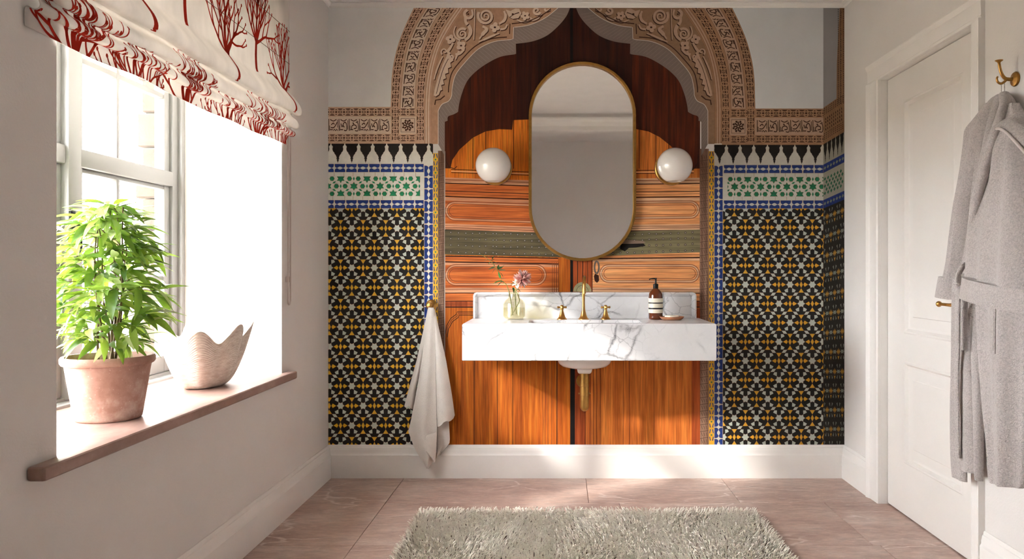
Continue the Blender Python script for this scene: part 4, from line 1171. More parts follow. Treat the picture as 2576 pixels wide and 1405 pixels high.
# ceramic bowl underside and waste outlet
M_cer = pm('white_ceramic', (232, 224, 218), 0.2, coat=0.3)
bc = Vector((0.122, 3.83, BZ0))
v, f = [], []
prof = [(1.0, 0.0), (.99, -.015), (.93, -.034), (.8, -.048), (.55, -.056), (.2, -.058)]
for r, h in prof:
    for k in range(40):
        a = 2 * math.pi * k / 40
        v.append(bc + Vector((.136 * r * math.cos(a), .12 * r * math.sin(a), h + 0.0005)))
for i in range(len(prof) - 1):
    for k in range(40): f.append((i * 40 + k, i * 40 + (k + 1) % 40, (i + 1) * 40 + (k + 1) % 40, (i + 1) * 40 + k))
f += [tuple(range(40)), tuple((len(prof) - 1) * 40 + k for k in range(40))]
mesh('bowl', v, f, M_cer, basin, 50)
mb = MB(); 
hx = [(.040, -.020), (.037, -.06), (.034, -.075), (.027, -.082)]
v = []
for r, h in hx: v += [(bc.x + sx * r, bc.y + sy * r, bc.z + h) for sx, sy in ((-1, -1), (1, -1), (1, 1), (-1, 1))]
f = [(0, 1, 2, 3), (12, 15, 14, 13)] + [(i * 4 + k, i * 4 + (k + 1) % 4, i * 4 + 4 + (k + 1) % 4, i * 4 + 4 + k) for i in range(3) for k in range(4)]
mb.add(v, f).build('waste_housing', M_cer, basin, 35, .004)
# brass bottle trap
trap = empty('bottle_trap', (bc.x, bc.y, 0.40), 'aged brass bottle trap hanging under the marble basin', 'trap')
zt = BZ0 - .0825
MB().lathe([(.024, zt), (.024, zt - .062), (.0225, zt - .064), (.0225, zt - .066)], (bc.x, bc.y, 0), 28).build('trap_collar', M_brassd, trap)
MB().lathe([(.0228, zt - .066), (.0228, zt - .108), (.0215, zt - .1095)], (bc.x, bc.y, 0), 28).build('trap_sleeve', M_brassd, trap)
pr = [(.0225, zt - .109)] + [(.0225 * math.cos(a), zt - .162 - .026 * math.sin(a)) for a in np.linspace(0, math.pi / 2, 9)]
MB().lathe(pr, (bc.x, bc.y, 0), 28).build('trap_bottle', M_brassd, trap)
MB().tube([(bc.x, bc.y + .018, .512), (bc.x, YB - .006, .512)], .016, 16).build('outlet_pipe', M_brassd, trap)
MB().lathe([(.0, -.004), (.016, -.012), (.034, -.010), (.036, -.003), (.036, 0)], (bc.x - .012 + .012, YB - .0045, .512), 28, 'Y').build('wall_flange', M_brassd, trap)
for s in (-1, 1): MB().lathe([(.004, 0), (.004, .006), (.0, .007)], (bc.x + s * .0235 - (0.0 if s > 0 else .006), bc.y, zt - .1), 10, 'X').build('grub_screw', M_brassd, trap)

# ------------------------------------------------------------------ brass taps
def tap_handle(px, label):
    x = (px - VX) / F * 3.985
    t = empty('cross_head_tap', (x, 3.985, BZ1), label, 'tap', 'brass cross-head taps')
    MB().lathe([(.0265, 0), (.0265, .003), (.022, .006), (.0165, .014), (.012, .028), (.0085, .042), (.0065, .052), (.006, .060)], (x, 3.985, BZ1), 28).build('pillar', M_brass, t)
    MB().lathe([(.0085, .050), (.0095, .054), (.0095, .068), (.007, .072), (.004, .0735)], (x, 3.985, BZ1), 20).build('hub', M_brass, t)
    ca, sa = math.cos(.25), math.sin(.25)
    for k in range(4):
        a = .18 + k * math.pi / 2
        d = Vector((math.cos(a), math.sin(a), 0)); p = Vector((x, 3.985, BZ1 + .0615))
        MB().tube([p + d * r for r in (.004, .012, .02, .0225, .025)], [.0045, .0042, .0058, .0062, .0035], 12).build('cross_arm', M_brass, t)
tap_handle(1413.5, 'brass cross-head tap handle left of the spout')
tap_handle(1523.5, 'brass cross-head tap handle right of the spout')
sx = (1468 - VX) / F * 3.985
sp_ = empty('swan_neck_faucet', (sx, 3.985, BZ1), 'tall brass swan-neck spout at the back of the marble basin', 'faucet')
MB().lathe([(.0275, 0), (.0275, .003), (.022, .007), (.0165, .018), (.0135, .03), (.0095, .044), (.008, .056), (.0074, .08)], (sx, 3.985, BZ1), 28).build('base', M_brass, sp_)
neck = [(sx, 3.985, BZ1 + .07), (sx, 3.985, BZ1 + .165)] + [(sx + .002 * math.sin(a), 3.985 - .062 * (1 - math.cos(a)), BZ1 + .165 + .052 * math.sin(a)) for a in np.linspace(.15, math.pi, 16)] + [(sx + .001, 3.861, BZ1 + .135)]
MB().tube(neck, .0073, 16).build('neck', M_brass, sp_)
MB().lathe([(.0078, .150), (.0088, .152), (.0088, .157), (.0078, .159)], (sx, 3.985, BZ1 - .03), 20).build('collar', M_brass, sp_)

# ------------------------------------------------------------------ oval mirror
mx, mz = (1465 - VX) / F * 4.075, EYE + (VY - 406) / F * 4.075
hw, hh = 135 / F * 4.075, 250.5 / F * 4.075
mir_ = empty('mirror', (mx, YB - .004, mz), 'tall pill-shaped wall mirror in a slim brass frame above the basin', 'mirror')
def capsule(w, h, n=28):
    P = [(w * math.cos(a), (h - w) + w * math.sin(a)) for a in np.linspace(0, math.pi, n)]
    return P + [(-x, -y) for x, y in P]
def frame_geo():
    w = .0155
    A, B = capsule(hw, hh), capsule(hw - w, hh - w)
    n = len(A)
    L = [(A, YB - .004), (A, YB - .032), (capsule(hw - .002, hh - .002), YB - .034), (capsule(hw - w + .002, hh - w + .002), YB - .034), (B, YB - .032), (B, YB - .012)]
    v, f = [], []
    for P, y in L: v += [(mx + a, y, mz + b_) for a, b_ in P]
    for r in range(len(L) - 1):
        for i in range(n): f.append((r * n + i, r * n + (i + 1) % n, (r + 1) * n + (i + 1) % n, (r + 1) * n + i))
    return mesh('frame', v, f, M_brassd, mir_, 35)
frame_geo()
M_mirror, mnt, mbs = new_mat('silvered_glass')
mbs.inputs['Base Color'].default_value = (.94, .94, .94, 1); mbs.inputs['Metallic'].default_value = 1; mbs.inputs['Roughness'].default_value = 0.03
B = capsule(hw - .015, hh - .015); n = len(B)
mesh('glass', [(mx + a, YB - .016, mz + b_) for a, b_ in B] + [(mx + a, YB - .005, mz + b_) for a, b_ in B], [tuple(range(n)), tuple(reversed(range(n, 2 * n)))] + [(i, (i + 1) % n, n + (i + 1) % n, n + i) for i in range(n)], M_mirror, mir_)

# ------------------------------------------------------------------ globe wall lights
M_opal = pm('opal_glass', (236, 231, 226), 0.16, coat=0.4)
def globe(px, py, label):
    d = 3.965
    x, z = (px - VX) / F * d, EYE + (VY - py) / F * d
    t = empty('globe_wall_light', (x, YB - .003, z), label, 'wall light', 'opal globe wall lights')
    r = .0905
    prof = []
    cut = math.radians(24)
    for a in np.linspace(math.pi / 2, -math.pi / 2 + cut, 40): prof.append((max(r * math.cos(a), 0.00001), z + r * math.sin(a)))
    zb = prof[-1][1]; rb = prof[-1][0]
    prof += [(rb - .003, zb + .001), (rb - .003, zb + .02)]
    MB().lathe(prof, (x, d, 0), 56, 'Z', False).build('globe', M_opal, t, 180)
    MB().lathe([(rb - .0032, zb + .006), (.010, zb + .012), (.0, zb + .012)], (x, d, 0), 40, 'Z').build('globe_cap', M_brassd, t)
    MB().lathe([(0, -.030), (.084, -.030), (.088, -.027), (.088, 0), (0, 0)], (x, YB - .003, z), 48, 'Y', False).build('wall_plate', M_brassd, t)
    MB().tube([(x, YB - .03, z), (x, d + r * .93, z)], .018, 16).build('stem', M_brassd, t)
globe(1241, 416, 'white opal globe wall light left of the mirror')
globe(1697.5, 416, 'white opal globe wall light right of the mirror')

# ------------------------------------------------------------------ bud vase with flower sprig
def clear(name, tint, gl=0.12, rough=0.02):
    m, nt, b = new_mat(name); nt.nodes.remove(b)
    t = nt.nodes.new('ShaderNodeBsdfTransparent'); g = nt.nodes.new('ShaderNodeBsdfGlossy'); mx_ = nt.nodes.new('ShaderNodeMixShader'); lw = None
    t.inputs['Color'].default_value = (*tint, 1); g.inputs['Roughness'].default_value = rough; pass
    mx_.inputs[0].default_value = gl; nt.links.new(t.outputs[0], mx_.inputs[1]); nt.links.new(g.outputs[0], mx_.inputs[2])
    nt.links.new(mx_.outputs[0], nt.nodes['Material Output'].inputs['Surface'])
    return m
M_vglass = clear('amber_tinted_glass', (.975, .96, .88))
M_water = clear('vase_water', (.98, .96, .84))
vx, vy = (1293 - VX) / F * 3.965, 3.965
vase = empty('bud_vase', (vx, vy, BZ1), 'small yellow-tinted glass bottle vase on the basin ledge', 'vase')
MB().lathe([(.0, .003), (.048, .003), (.056, .010), (.058, .022), (.058, .078), (.055, .090), (.046, .102), (.034, .108), (.030, .114), (.029, .146), (.032, .150),
            (.030, .151), (.0265, .146), (.0265, .114), (.044, .099), (.055, .078), (.055, .02), (.046, .007), (.0, .007)], (vx, vy, BZ1 - .002), 40, 'Z', False).build('bottle', M_vglass, vase, 60)
MB().lathe([(0, .008), (.045, .0085), (.0545, .021), (.0545, .062), (0, .0621)], (vx, vy, BZ1 - .002), 32, 'Z', False).build('water', M_water, vase, 60)
spr = empty('flower_sprig', (vx, vy, BZ1 + .01), 'pink ball flower and leafy green sprig standing in the glass vase', 'flower')
M_stem = pm('sprig_stem', (122, 132, 62), 0.6, var=.2); M_leafd = pm('sprig_leaf', (58, 108, 46), 0.5, var=.3, vscale=40); M_petal = pm('pink_petal', (246, 212, 202), 0.7, var=.12, vscale=60); M_petald = pm('rose_petal', (216, 150, 142), 0.7, var=.15, vscale=60); M_cream = pm('cream_petal', (238, 228, 206), 0.6)
def V3(px, py, d): return unproj(px, py, d)
s1 = [V3(*p) for p in catmull([(1290, 792, 3.96), (1283, 745, 3.965), (1274, 716, 3.96), (1262, 706, 3.95), (1258, 690, 3.94), (1246, 672, 3.93), (1233, 655, 3.93), (1212, 641, 3.93)], 5)]
MB().tube(s1, [.0022 - .0012 * i / len(s1) for i in range(len(s1))], 7).build('stem', M_stem, spr)
s2 = [V3(*p) for p in catmull([(1300, 790, 3.955), (1296, 745, 3.965), (1302, 722, 3.955), (1312, 704, 3.945)], 6)]
MB().tube(s2, .0023, 7).build('stem', M_stem, spr)
s3 = [V3(*p) for p in catmull([(1285, 795, 3.95), (1303, 765, 3.93), (1306, 750, 3.96), (1292, 722, 3.955)], 6)]
MB().tube(s3, .0018, 7).build('stem', M_stem, spr)
def leaf_mesh(name, mats, L=1.0, w=0.3, bend=0.25, fold=0.12, n=6):
    v, f = [], []
    for i in range(n + 1):
        t = i / n
        wd = w * math.sin(math.pi * min(1, t ** 0.8)) ** 0.9 * (1 - .15 * t) if 0 < i < n else 0.004
        z = -bend * t * t
        for s in (-1, 0, 1): v.append((t * L, s * wd * .5, z + abs(s) * fold * wd))
    for i in range(n):
        for k in (0, 1): f.append((i * 3 + k, i * 3 + 3 + k, i * 3 + 4 + k, i * 3 + 1 + k))
    return mkmesh(name, v, f, mats, 180)
LM = leaf_mesh('leaf', [M_leafd], 1, .42, .2)
def put_leaf(me, name, parent, p, d, size, roll=0.0):
    o = bpy.data.objects.new(name, me); COL.objects.link(o); o.parent = parent
    q = Vector(d).to_track_quat('X', 'Z')
    o.rotation_mode = 'QUATERNION'; o.rotation_quaternion = q @ Quaternion((1, 0, 0), roll)
    o.location = Vector(p) - WORLD_OF(parent); o.scale = (size, size, size)
    return o
rl = random.Random(11)
for px, py, dx, dy, sz in ((1212, 641, -8, -3, .02), (1216, 643, 6, -6, .018), (1228, 650, -9, 5, .024), (1236, 656, 10, -8, .026), (1238, 658, 10, 2, .026), (1240, 662, 8, 10, .02), (1234, 657, -6, 8, .02), (1238, 652, 4, -9, .02),
                           (1246, 672, -14, 2, .032), (1248, 674, -10, 9, .03), (1252, 678, 12, -9, .034), (1254, 680, 15, -3, .034), (1256, 684, 10, 8, .03), (1252, 676, 3, -12, .026), (1262, 672, 9, -9, .02),
                           (1258, 700, -2, -12, .032), (1260, 702, 10, -10, .026), (1262, 702, 12, -4, .022), (1268, 709, -14, -4, .034), (1264, 708, -12, 8, .032), (1260, 707, -16, 2, .036), (1283, 712, 10, 8, .02),
                           (1284, 716, 12, -8, .045), (1290, 718, 14, -12, .045), (1296, 722, 10, 6, .035), (1290, 722, 4, 10, .03)):
    p = V3(px, py, 3.94); put_leaf(LM, 'leaf', spr, p, Vector((dx, rl.uniform(-8, 2), -dy)), sz * 1.15, rl.uniform(-.5, .5))
LP = leaf_mesh('petal', [M_petal], 1, .34, -.15, .2, 4); LP2 = leaf_mesh('petal', [M_petald], 1, .34, -.15, .2, 4); LC = leaf_mesh('petal', [M_cream], 1, .7, -.2, .25, 5)
fc = V3(1314, 700, 3.945)
for i in range(150):
    zc_ = 1 - 2 * (i + .5) / 150; a = i * 2.39996
    d = Vector((math.sqrt(1 - zc_ * zc_) * math.cos(a), math.sqrt(1 - zc_ * zc_) * math.sin(a), zc_))
    put_leaf(LP if rl.random() < .62 else LP2, 'petal', spr, fc + d * .010, d + Vector((rl.uniform(-.25, .25), rl.uniform(-.25, .25), rl.uniform(-.25, .25))), rl.uniform(.034, .043), rl.uniform(0, 6))
for dx, dy in ((-14, -6), (-10, 6), (2, 10), (-4, -12)): put_leaf(LC, 'petal', spr, V3(1300, 714, 3.93), Vector((dx, -4, -dy)), .028, rl.uniform(-.6, .6))

# ------------------------------------------------------------------ soap bottle, saucer and soap
bx_, by_ = (1649.5 - VX) / F * 3.97, 3.97
bot = empty('soap_bottle', (bx_, by_, BZ1), 'amber pump soap bottle with cream and black striped label on the basin', 'bottle')
M_amber = pm('amber_bottle', (96, 42, 18), 0.12, coat=0.5, var=.15); M_label = pm('cream_label', (234, 226, 206), 0.5); M_lblk = pm('label_black', (22, 20, 20), 0.5)
MB().lathe([(0, 0), (.031, 0), (.0355, .005), (.0365, .012), (.0365, .118), (.0345, .130), (.029, .142), (.020, .152), (.0125, .158), (.012, .166), (0, .166)], (bx_, by_, BZ1), 40).build('bottle_body', M_amber, bot, 50)
for z0, z1 in ((.034, .053), (.061, .082), (.088, .109)):
    MB().lathe([(.0362, z0), (.0371, z0), (.0371, z1), (.0362, z1)], (bx_, by_, BZ1), 40, 'Z', False).build('label_band', M_label, bot)
for z0, z1 in ((.0535, .0605), (.0825, .0875)):
    MB().lathe([(.0362, z0), (.0370, z0), (.0370, z1), (.0362, z1)], (bx_, by_, BZ1), 40, 'Z', False).build('label_stripe', M_lblk, bot)
MB().lathe([(.0125, .158), (.0135, .160), (.0135, .180), (.0115, .182), (.0055, .184), (.0045, .186), (.0045, .204), (.0058, .206), (.006, .212), (0, .2125)], (bx_, by_, BZ1), 24).build('pump', M_black, bot)
MB().tube([(bx_ + .004, by_, BZ1 + .208), (bx_ - .012, by_ - .004, BZ1 + .2085), (bx_ - .028, by_ - .008, BZ1 + .2075), (bx_ - .035, by_ - .010, BZ1 + .203)], [.0042, .0035, .003, .0022], 10).build('nozzle', M_black, bot)
dx_, dy_ = (1690 - VX) / F * 3.93, 3.93
M_terra = pm('terracotta_dish', (186, 128, 92), 0.6, var=.1)
dish = empty('soap_dish', (dx_, dy_, BZ1), 'small terracotta saucer holding soap beside the pump bottle', 'dish')
MB().lathe([(0, .0005), (.045, .0005), (.056, .008), (.0625, .0165), (.061, .0175), (.054, .0105), (.044, .005), (0, .005)], (dx_, dy_, BZ1), 44, 'Z', False).build('saucer', M_terra, dish, 50)
soap = empty('soap_bar', (dx_, dy_, BZ1 + .0052), 'round cream soap bar lying on the terracotta saucer', 'soap')
M_soap = pm('cream_soap', (238, 228, 208), 0.45)
MB().lathe([(0, 0), (.034, 0), (.0365, .003), (.0368, .014), (.0355, .0175), (0, .0178)], (dx_, dy_, BZ1 + .0055), 40, 'Z', False).build('bar', M_soap, soap, 50)
MB().lathe([(0, 0), (.0032, .0002), (.0036, .0012), (0, .002)], (dx_ + .034, dy_ - .016, BZ1 + .014), 12, 'X').build('stamp_dot', M_lblk, soap)

# ------------------------------------------------------------------ knob and hand towel
kx, kz = (1083 - VX) / F * 4.06, EYE + (VY - 768) / F * 4.06
knob = empty('towel_knob', (kx, YB - .004, kz), 'round brass wall knob holding the hand towel', 'knob')
MB().lathe([(0, 0), (.030, 0), (.030, -.006), (.026, -.010), (.012, -.013), (.009, -.03), (.010, -.038), (0, -.040)], (kx, YB - .004, kz), 36, 'Y', False).build('backplate', M_brassd, knob, 40)
MB().lathe([(0, -.038), (.010, -.038), (.017, -.044), (.0185, -.052), (.015, -.060), (0, -.063)], (kx, YB - .004, kz), 30, 'Y', False).build('knob_head', M_brassd, knob, 40)
M_towel = pm('linen_towel', (228, 220, 212), 0.95, var=.03, vscale=30, bumpk=.9, bscale=420, bdist=.003, sheen=.2)
towel = empty('hand_towel', (kx, 4.03, 0.28), 'pale linen hand towel hanging in folds from the brass knob', 'towel')
def drape(name, rows, d0, bulge, folds, ph, thick=.004, nu=26, nv=44):
    """rows: (t, pxL, pyL, pxR, pyR) from top to bottom; a hanging fold of cloth in depth d0"""
    v, f = [], []
    G = []
    for j in range(nv):
        t = j / (nv - 1)
        xl, yl, xr, yr = interp(rows, t)
        for i in range(nu):
            u = i / (nu - 1)
            dep = d0 - bulge * math.sin(math.pi * u) * (.25 + .75 * t) - .010 * t * math.sin(folds * 2 * math.pi * u + ph) * (1 - .3 * t)
            G.append(unproj(xl + (xr - xl) * u, yl + (yr - yl) * u + 2.5 * math.sin(3.1 * u * math.pi) * t * (j > nv - 4), dep))
    for back in (0, 1):
        for g in G: v.append(g + Vector((0, thick * back, 0)))
    N_ = nu * nv
    for j in range(nv - 1):
        for i in range(nu - 1):
            a = j * nu + i
            f.append((a, a + 1, a + nu + 1, a + nu)); f.append((N_ + a, N_ + a + nu, N_ + a + nu + 1, N_ + a + 1))
    rim = [i for i in range(nu)] + [j * nu + nu - 1 for j in range(1, nv)] + [(nv - 1) * nu + i for i in reversed(range(nu - 1))] + [j * nu for j in reversed(range(1, nv - 1))]
    for a, b_ in zip(rim, rim[1:] + rim[:1]): f.append((a, N_ + a, N_ + b_, b_))
    return mesh(name, v, f, M_towel, towel, 60)
T0 = (1076, 775, 1090, 775)
drape('back_fold', [(0, 1080, 776, 1092, 776), (.5, 1092, 930, 1122, 925), (.8, 1098, 1085, 1129, 1058), (.9, 1097, 1120, 1132, 1112), (1, 1095, 1151, 1110, 1140)], 4.075, .012, 1.0, 1.2)
drape('left_fold', [(0, 1076, 776, 1086, 776), (.2, 1066, 825, 1080, 825), (.5, 1048, 905, 1066, 905), (.8, 1029, 975, 1048, 975), (1, 1017, 1021, 1040, 1027)], 4.055, .014, .5, 0)
drape('right_fold', [(0, 1084, 774, 1094, 778), (.2, 1090, 830, 1104, 826), (.5, 1094, 920, 1122, 905), (.8, 1097, 1010, 1138, 1000), (.93, 1098, 1055, 1144, 1044), (1, 1099, 1072, 1141, 1052)], 4.045, .022, .6, .6)
drape('front_fold', [(0, 1077, 773, 1091, 773), (.15, 1069, 850, 1095, 850), (.35, 1052, 960, 1096, 950), (.6, 1034, 1055, 1098, 1040), (.75, 1027, 1085, 1099, 1080), (.86, 1040, 1120, 1098, 1118), (.93, 1055, 1148, 1097, 1150), (1, 1073, 1176, 1078, 1177)], 4.035, .026, 1.6, 2.6)
drape('rolled_hem', [(0, 1070, 1095, 1097, 1086), (.3, 1061, 1108, 1098, 1100), (.6, 1066, 1126, 1097, 1130), (1, 1090, 1158, 1095, 1160)], 4.012, .012, .5, 1)
# ------------------------------------------------------------------ roman blind with coral print
UY0, UY1 = 1.765, 3.472
PROF0 = [(.026, 2.36), (.026, 2.15), (.026, 2.0), (.0265, 1.91), (.032, 1.882), (.052, 1.856), (.074, 1.826), (.082, 1.800), (.076, 1.783), (.058, 1.782), (.042, 1.790), (.036, 1.789), (.042, 1.776), (.060, 1.762),
         (.071, 1.744), (.070, 1.728), (.056, 1.722), (.040, 1.730), (.034, 1.729), (.040, 1.718), (.053, 1.708), (.059, 1.696), (.055, 1.687), (.042, 1.686), (.030, 1.692), (.025, 1.688), (.024, 1.672), (.024, 1.648)]
PROF0 = [(max(.009, d - .013), z) for d, z in PROF0]
PRO = catmull(PROF0, 6)
SL_ = [0.0]
for a, b_ in zip(PRO, PRO[1:]): SL_.append(SL_[-1] + math.dist(a, b_))
STOT = SL_[-1]
def bl_pt(u, s, off=0.0):
    s = min(max(s, 0), STOT - 1e-6)
    lo, hi = 0, len(SL_) - 1
    while hi - lo > 1:
        m_ = (lo + hi) // 2
        if SL_[m_] <= s: lo = m_
        else: hi = m_
    t = (s - SL_[lo]) / (SL_[lo + 1] - SL_[lo] + 1e-12)
    a, b_ = PRO[lo], PRO[lo + 1]
    x, z = a[0] + (b_[0] - a[0]) * t, a[1] + (b_[1] - a[1]) * t
    tx, tz = b_[0] - a[0], b_[1] - a[1]; L = math.hypot(tx, tz) or 1
    nx, nz = -tz / L, tx / L
    k = min(1, max(0, (s - .40) / .2))
    wob = k * (.0045 * math.sin(u * 7.3 + s * 4) + .003 * math.sin(u * 19 + 1.7 + s * 9))
    sag = k * (.006 * math.sin((u - UY0) / (UY1 - UY0) * math.pi) * -1 + .003 * math.sin(u * 11 + 2))
    return Vector((XL + x + nx * off + wob, u, z + nz * off + sag))
def fabric(name, c, weave=900):
    m, nt, b = new_mat(name)
    L = lin(c)
    n = nd(nt, 'ShaderNodeTexNoise', Scale=14.0, Detail=6.0); nt.links.new(coords(nt, (1, 1, .35)), n.inputs['Vector'])
    col = ramp(nt, n.outputs['Fac'], [(.3, [x * .9 for x in L]), (.7, [min(1, x * 1.06) for x in L])])
    nt.links.new(col, b.inputs['Base Color']); b.inputs['Roughness'].default_value = .95; b.inputs['Specular IOR Level'].default_value = .1
    w = nd(nt, 'ShaderNodeTexNoise', Scale=float(weave), Detail=2.0); nt.links.new(coords(nt), w.inputs['Vector']); bump(nt, b, w.outputs['Fac'], .25, .001)
    tr = nt.nodes.new('ShaderNodeBsdfTranslucent'); mx_ = nt.nodes.new('ShaderNodeMixShader'); mx_.inputs[0].default_value = .22
    nt.links.new(col, tr.inputs['Color']); nt.links.new(b.outputs[0], mx_.inputs[1]); nt.links.new(tr.outputs[0], mx_.inputs[2])
    nt.links.new(mx_.outputs[0], nt.nodes['Material Output'].inputs['Surface'])
    return m
M_blind = fabric('natural_linen', (238, 233, 227)); M_coral = fabric('coral_ink', (188, 50, 34)); M_seam = pm('seam_thread', (120, 84, 70), .9)
blind = empty('roman_blind', (XL + .03, 2.62, 1.648), 'linen roman blind with red coral print, folded up over the window', 'blind')
nu, ns = 90, 150
v, f = [], []
ss = [STOT * j / (ns - 1) for j in range(ns)]
for side_ in (0, 1):
    for s in ss:
        for i in range(nu):
            v.append(bl_pt(UY0 + (UY1 - UY0) * i / (nu - 1), s, -.0015 * side_))
N_ = nu * ns
for j in range(ns - 1):
    for i in range(nu - 1):
        a = j * nu + i
        f.append((a, a + 1, a + nu + 1, a + nu)); f.append((N_ + a, N_ + a + nu, N_ + a + nu + 1, N_ + a + 1))
for j in range(ns - 1):
    for i in (0, nu - 1): a = j * nu + i; f.append((a, a + nu, N_ + a + nu, N_ + a))
for i in range(nu - 1):
    for j in (0, ns - 1): a = j * nu + i; f.append((a, a + 1, N_ + a + 1, N_ + a))
mesh('fabric', v, f, M_blind, blind, 180)
for s in (.20, .345):
    MB().tube([bl_pt(UY0 + (UY1 - UY0) * i / 60, s, .0008) for i in range(61)], .0012, 5).build('seam', M_seam, blind)
def coral(u0, s0, H, seed, name='coral_motif'):
    rr = random.Random(seed)
    polys = []
    def rib(pts, w0, w1):
        P = []
        for a, b_ in zip(pts, pts[1:]):
            m_ = max(1, int(math.dist(a, b_) / .007))
            for k in range(m_): P.append((a[0] + (b_[0] - a[0]) * k / m_, a[1] + (b_[1] - a[1]) * k / m_))
        P.append(pts[-1])
        n = len(P)
        polys.extend(stroke(P, [w0 + (w1 - w0) * i / (n - 1) for i in range(n)]))
    def tip(p, r):
        polys.append([(p[0] + r * math.cos(k * math.pi / 3), p[1] + r * 1.2 * math.sin(k * math.pi / 3)) for k in range(6)])
    def branch(p, ang, L, w, k):
        pts = [p]; a = ang
        n = 5
        for i in range(n):
            a += rr.uniform(-.16, .16) - (a * .06)
            pts.append((pts[-1][0] + math.sin(a) * L / n, pts[-1][1] - math.cos(a) * L / n))
        q = catmull(pts, 3)
        rib(q, w, w * .62)
        if k == 0: tip(q[-1], w * .8); return
        m_ = 3 if k > 1 else 2
        for j in range(m_):
            b0 = pts[-1] if j < 2 else pts[3]
            branch(b0, a + (-.38, .34, rr.choice((-.75, .7)))[j] + rr.uniform(-.12, .12), L * rr.uniform(.55, .8), w * .68, k - 1)
    th = H * .26
    rib(catmull([(u0 + .003, s0), (u0 - .002, s0 - th * .5), (u0 + .002, s0 - th)], 4), .022, .019)
    for ang in (-1.05, -.55, -.22, .06, .34, .7, 1.15):
        branch((u0 + .002, s0 - th * (1 - .12 * abs(ang))), ang * .9, H * .27 * (1 - .12 * abs(ang)), .0145, 2)
    v, f = [], []
    for P in polys:
        if all(p[1] < 0 or p[1] > STOT for p in P) or any(p[0] < UY0 + .002 or p[0] > UY1 - .002 for p in P): continue
        n = len(v); v += [bl_pt(p[0], p[1], .0011) for p in P]; f.append(tuple(range(n, n + len(P))))
    if f:
        o = mesh(name, v, f, M_coral, blind, 180); o['kind'] = 'stuff'
i = 0
for k, u0 in enumerate((1.93, 2.22, 2.51, 2.80, 3.09, 3.385)):
    b0 = (.475 if k % 2 == 0 else .60)
    for m_ in (-1, 0, 1):
        i += 1
        coral(u0 + R.uniform(-.01, .01), b0 + m_ * .56, .50, 40 + i)
# side cord loop
cord = empty('blind_cord', (XL + .012, 3.45, .92), 'pale looped pull cord hanging beside the window from the blind', 'cord')
M_cord = pm('cord_white', (206, 192, 186), .8, bumpk=.6, bscale=700)
yc = 3.452; ztop = 1.70; zb = EYE - (766 - VY) / F * yc
pts = [(XL + .010, yc + .012, ztop), (XL + .010, yc + .012, zb + .03)] + [(XL + .010, yc + .027 - .015 * math.cos(a), zb + .022 - .022 * math.sin(a)) for a in np.linspace(.2, math.pi - .2, 10)] + [(XL + .010, yc + .042, zb + .03), (XL + .010, yc + .042, ztop)]
MB().tube(pts, .0035, 8).build('cord_loop', M_cord, cord)
box('cord_guide', (XL + .0005, yc + .008, zb + .10), (XL + .007, yc + .046, zb + .125), M_cord, cord, .002)
# ------------------------------------------------------------------ terracotta pot with plant on the sill
ppx, ppy = -1.375, 2.365
plant = empty('potted_plant', (ppx, ppy, SZ), 'bushy green leafy plant in a terracotta pot on the window sill', 'plant')
def terracotta():
    m, nt, b = new_mat('weathered_terracotta')
    n = nd(nt, 'ShaderNodeTexNoise', Scale=9.0, Detail=6.0, Roughness=.65); nt.links.new(coords(nt), n.inputs['Vector'])
    bc_ = ramp(nt, n.outputs['Fac'], [(.3, lin((156, 116, 101))), (.5, lin((180, 143, 129))), (.66, lin((212, 190, 179)))])
    s = nd(nt, 'ShaderNodeTexNoise', Scale=170.0, Detail=3.0); nt.links.new(coords(nt), s.inputs['Vector'])
    nt.links.new(mixc(nt, ramp(nt, s.outputs['Fac'], [(.66, 0.), (.74, .6)]), bc_, lin((226, 206, 194))), b.inputs['Base Color'])
    b.inputs['Roughness'].default_value = .85; bump(nt, b, s.outputs['Fac'], .15, .002)
    return m
M_pot = terracotta()
PH = .192
MB().lathe([(0, .0), (.086, .0), (.091, .004), (.093, .012), (.116, PH - .030), (.117, PH - .026), (.124, PH - .024), (.128, PH - .018), (.1285, PH - .006), (.125, PH), (.119, PH), (.116, PH - .006), (.112, PH - .03), (.09, .02), (0, .018)], (ppx, ppy, SZ), 56, 'Z', False).build('pot', M_pot, plant, 40)
M_soil = pm('dark_soil', (74, 52, 40), .95, var=.4, vscale=60, bumpk=1, bscale=140, bdist=.01)
MB().lathe([(0, PH - .02), (.06, PH - .021), (.1125, PH - .024), (.112, PH - .05)], (ppx, ppy, SZ), 40, 'Z', True).build('soil', M_soil, plant, 60)
M_bark = pm('plant_stem', (112, 92, 60), .7, var=.25, vscale=40)
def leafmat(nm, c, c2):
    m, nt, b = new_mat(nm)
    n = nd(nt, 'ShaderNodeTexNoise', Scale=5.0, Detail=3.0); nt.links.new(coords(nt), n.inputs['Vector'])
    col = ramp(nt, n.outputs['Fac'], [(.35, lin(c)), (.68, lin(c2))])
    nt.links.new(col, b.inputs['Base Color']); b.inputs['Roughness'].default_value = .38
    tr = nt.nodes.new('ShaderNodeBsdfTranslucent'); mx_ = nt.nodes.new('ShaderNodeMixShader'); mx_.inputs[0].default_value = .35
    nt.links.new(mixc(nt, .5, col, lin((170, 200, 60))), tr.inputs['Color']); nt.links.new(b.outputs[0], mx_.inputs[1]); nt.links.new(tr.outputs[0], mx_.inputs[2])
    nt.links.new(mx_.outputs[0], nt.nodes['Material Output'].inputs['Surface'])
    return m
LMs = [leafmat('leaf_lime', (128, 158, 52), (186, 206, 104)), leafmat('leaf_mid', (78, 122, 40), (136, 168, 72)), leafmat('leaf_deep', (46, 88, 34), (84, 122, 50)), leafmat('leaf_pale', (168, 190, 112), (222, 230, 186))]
leaves = []
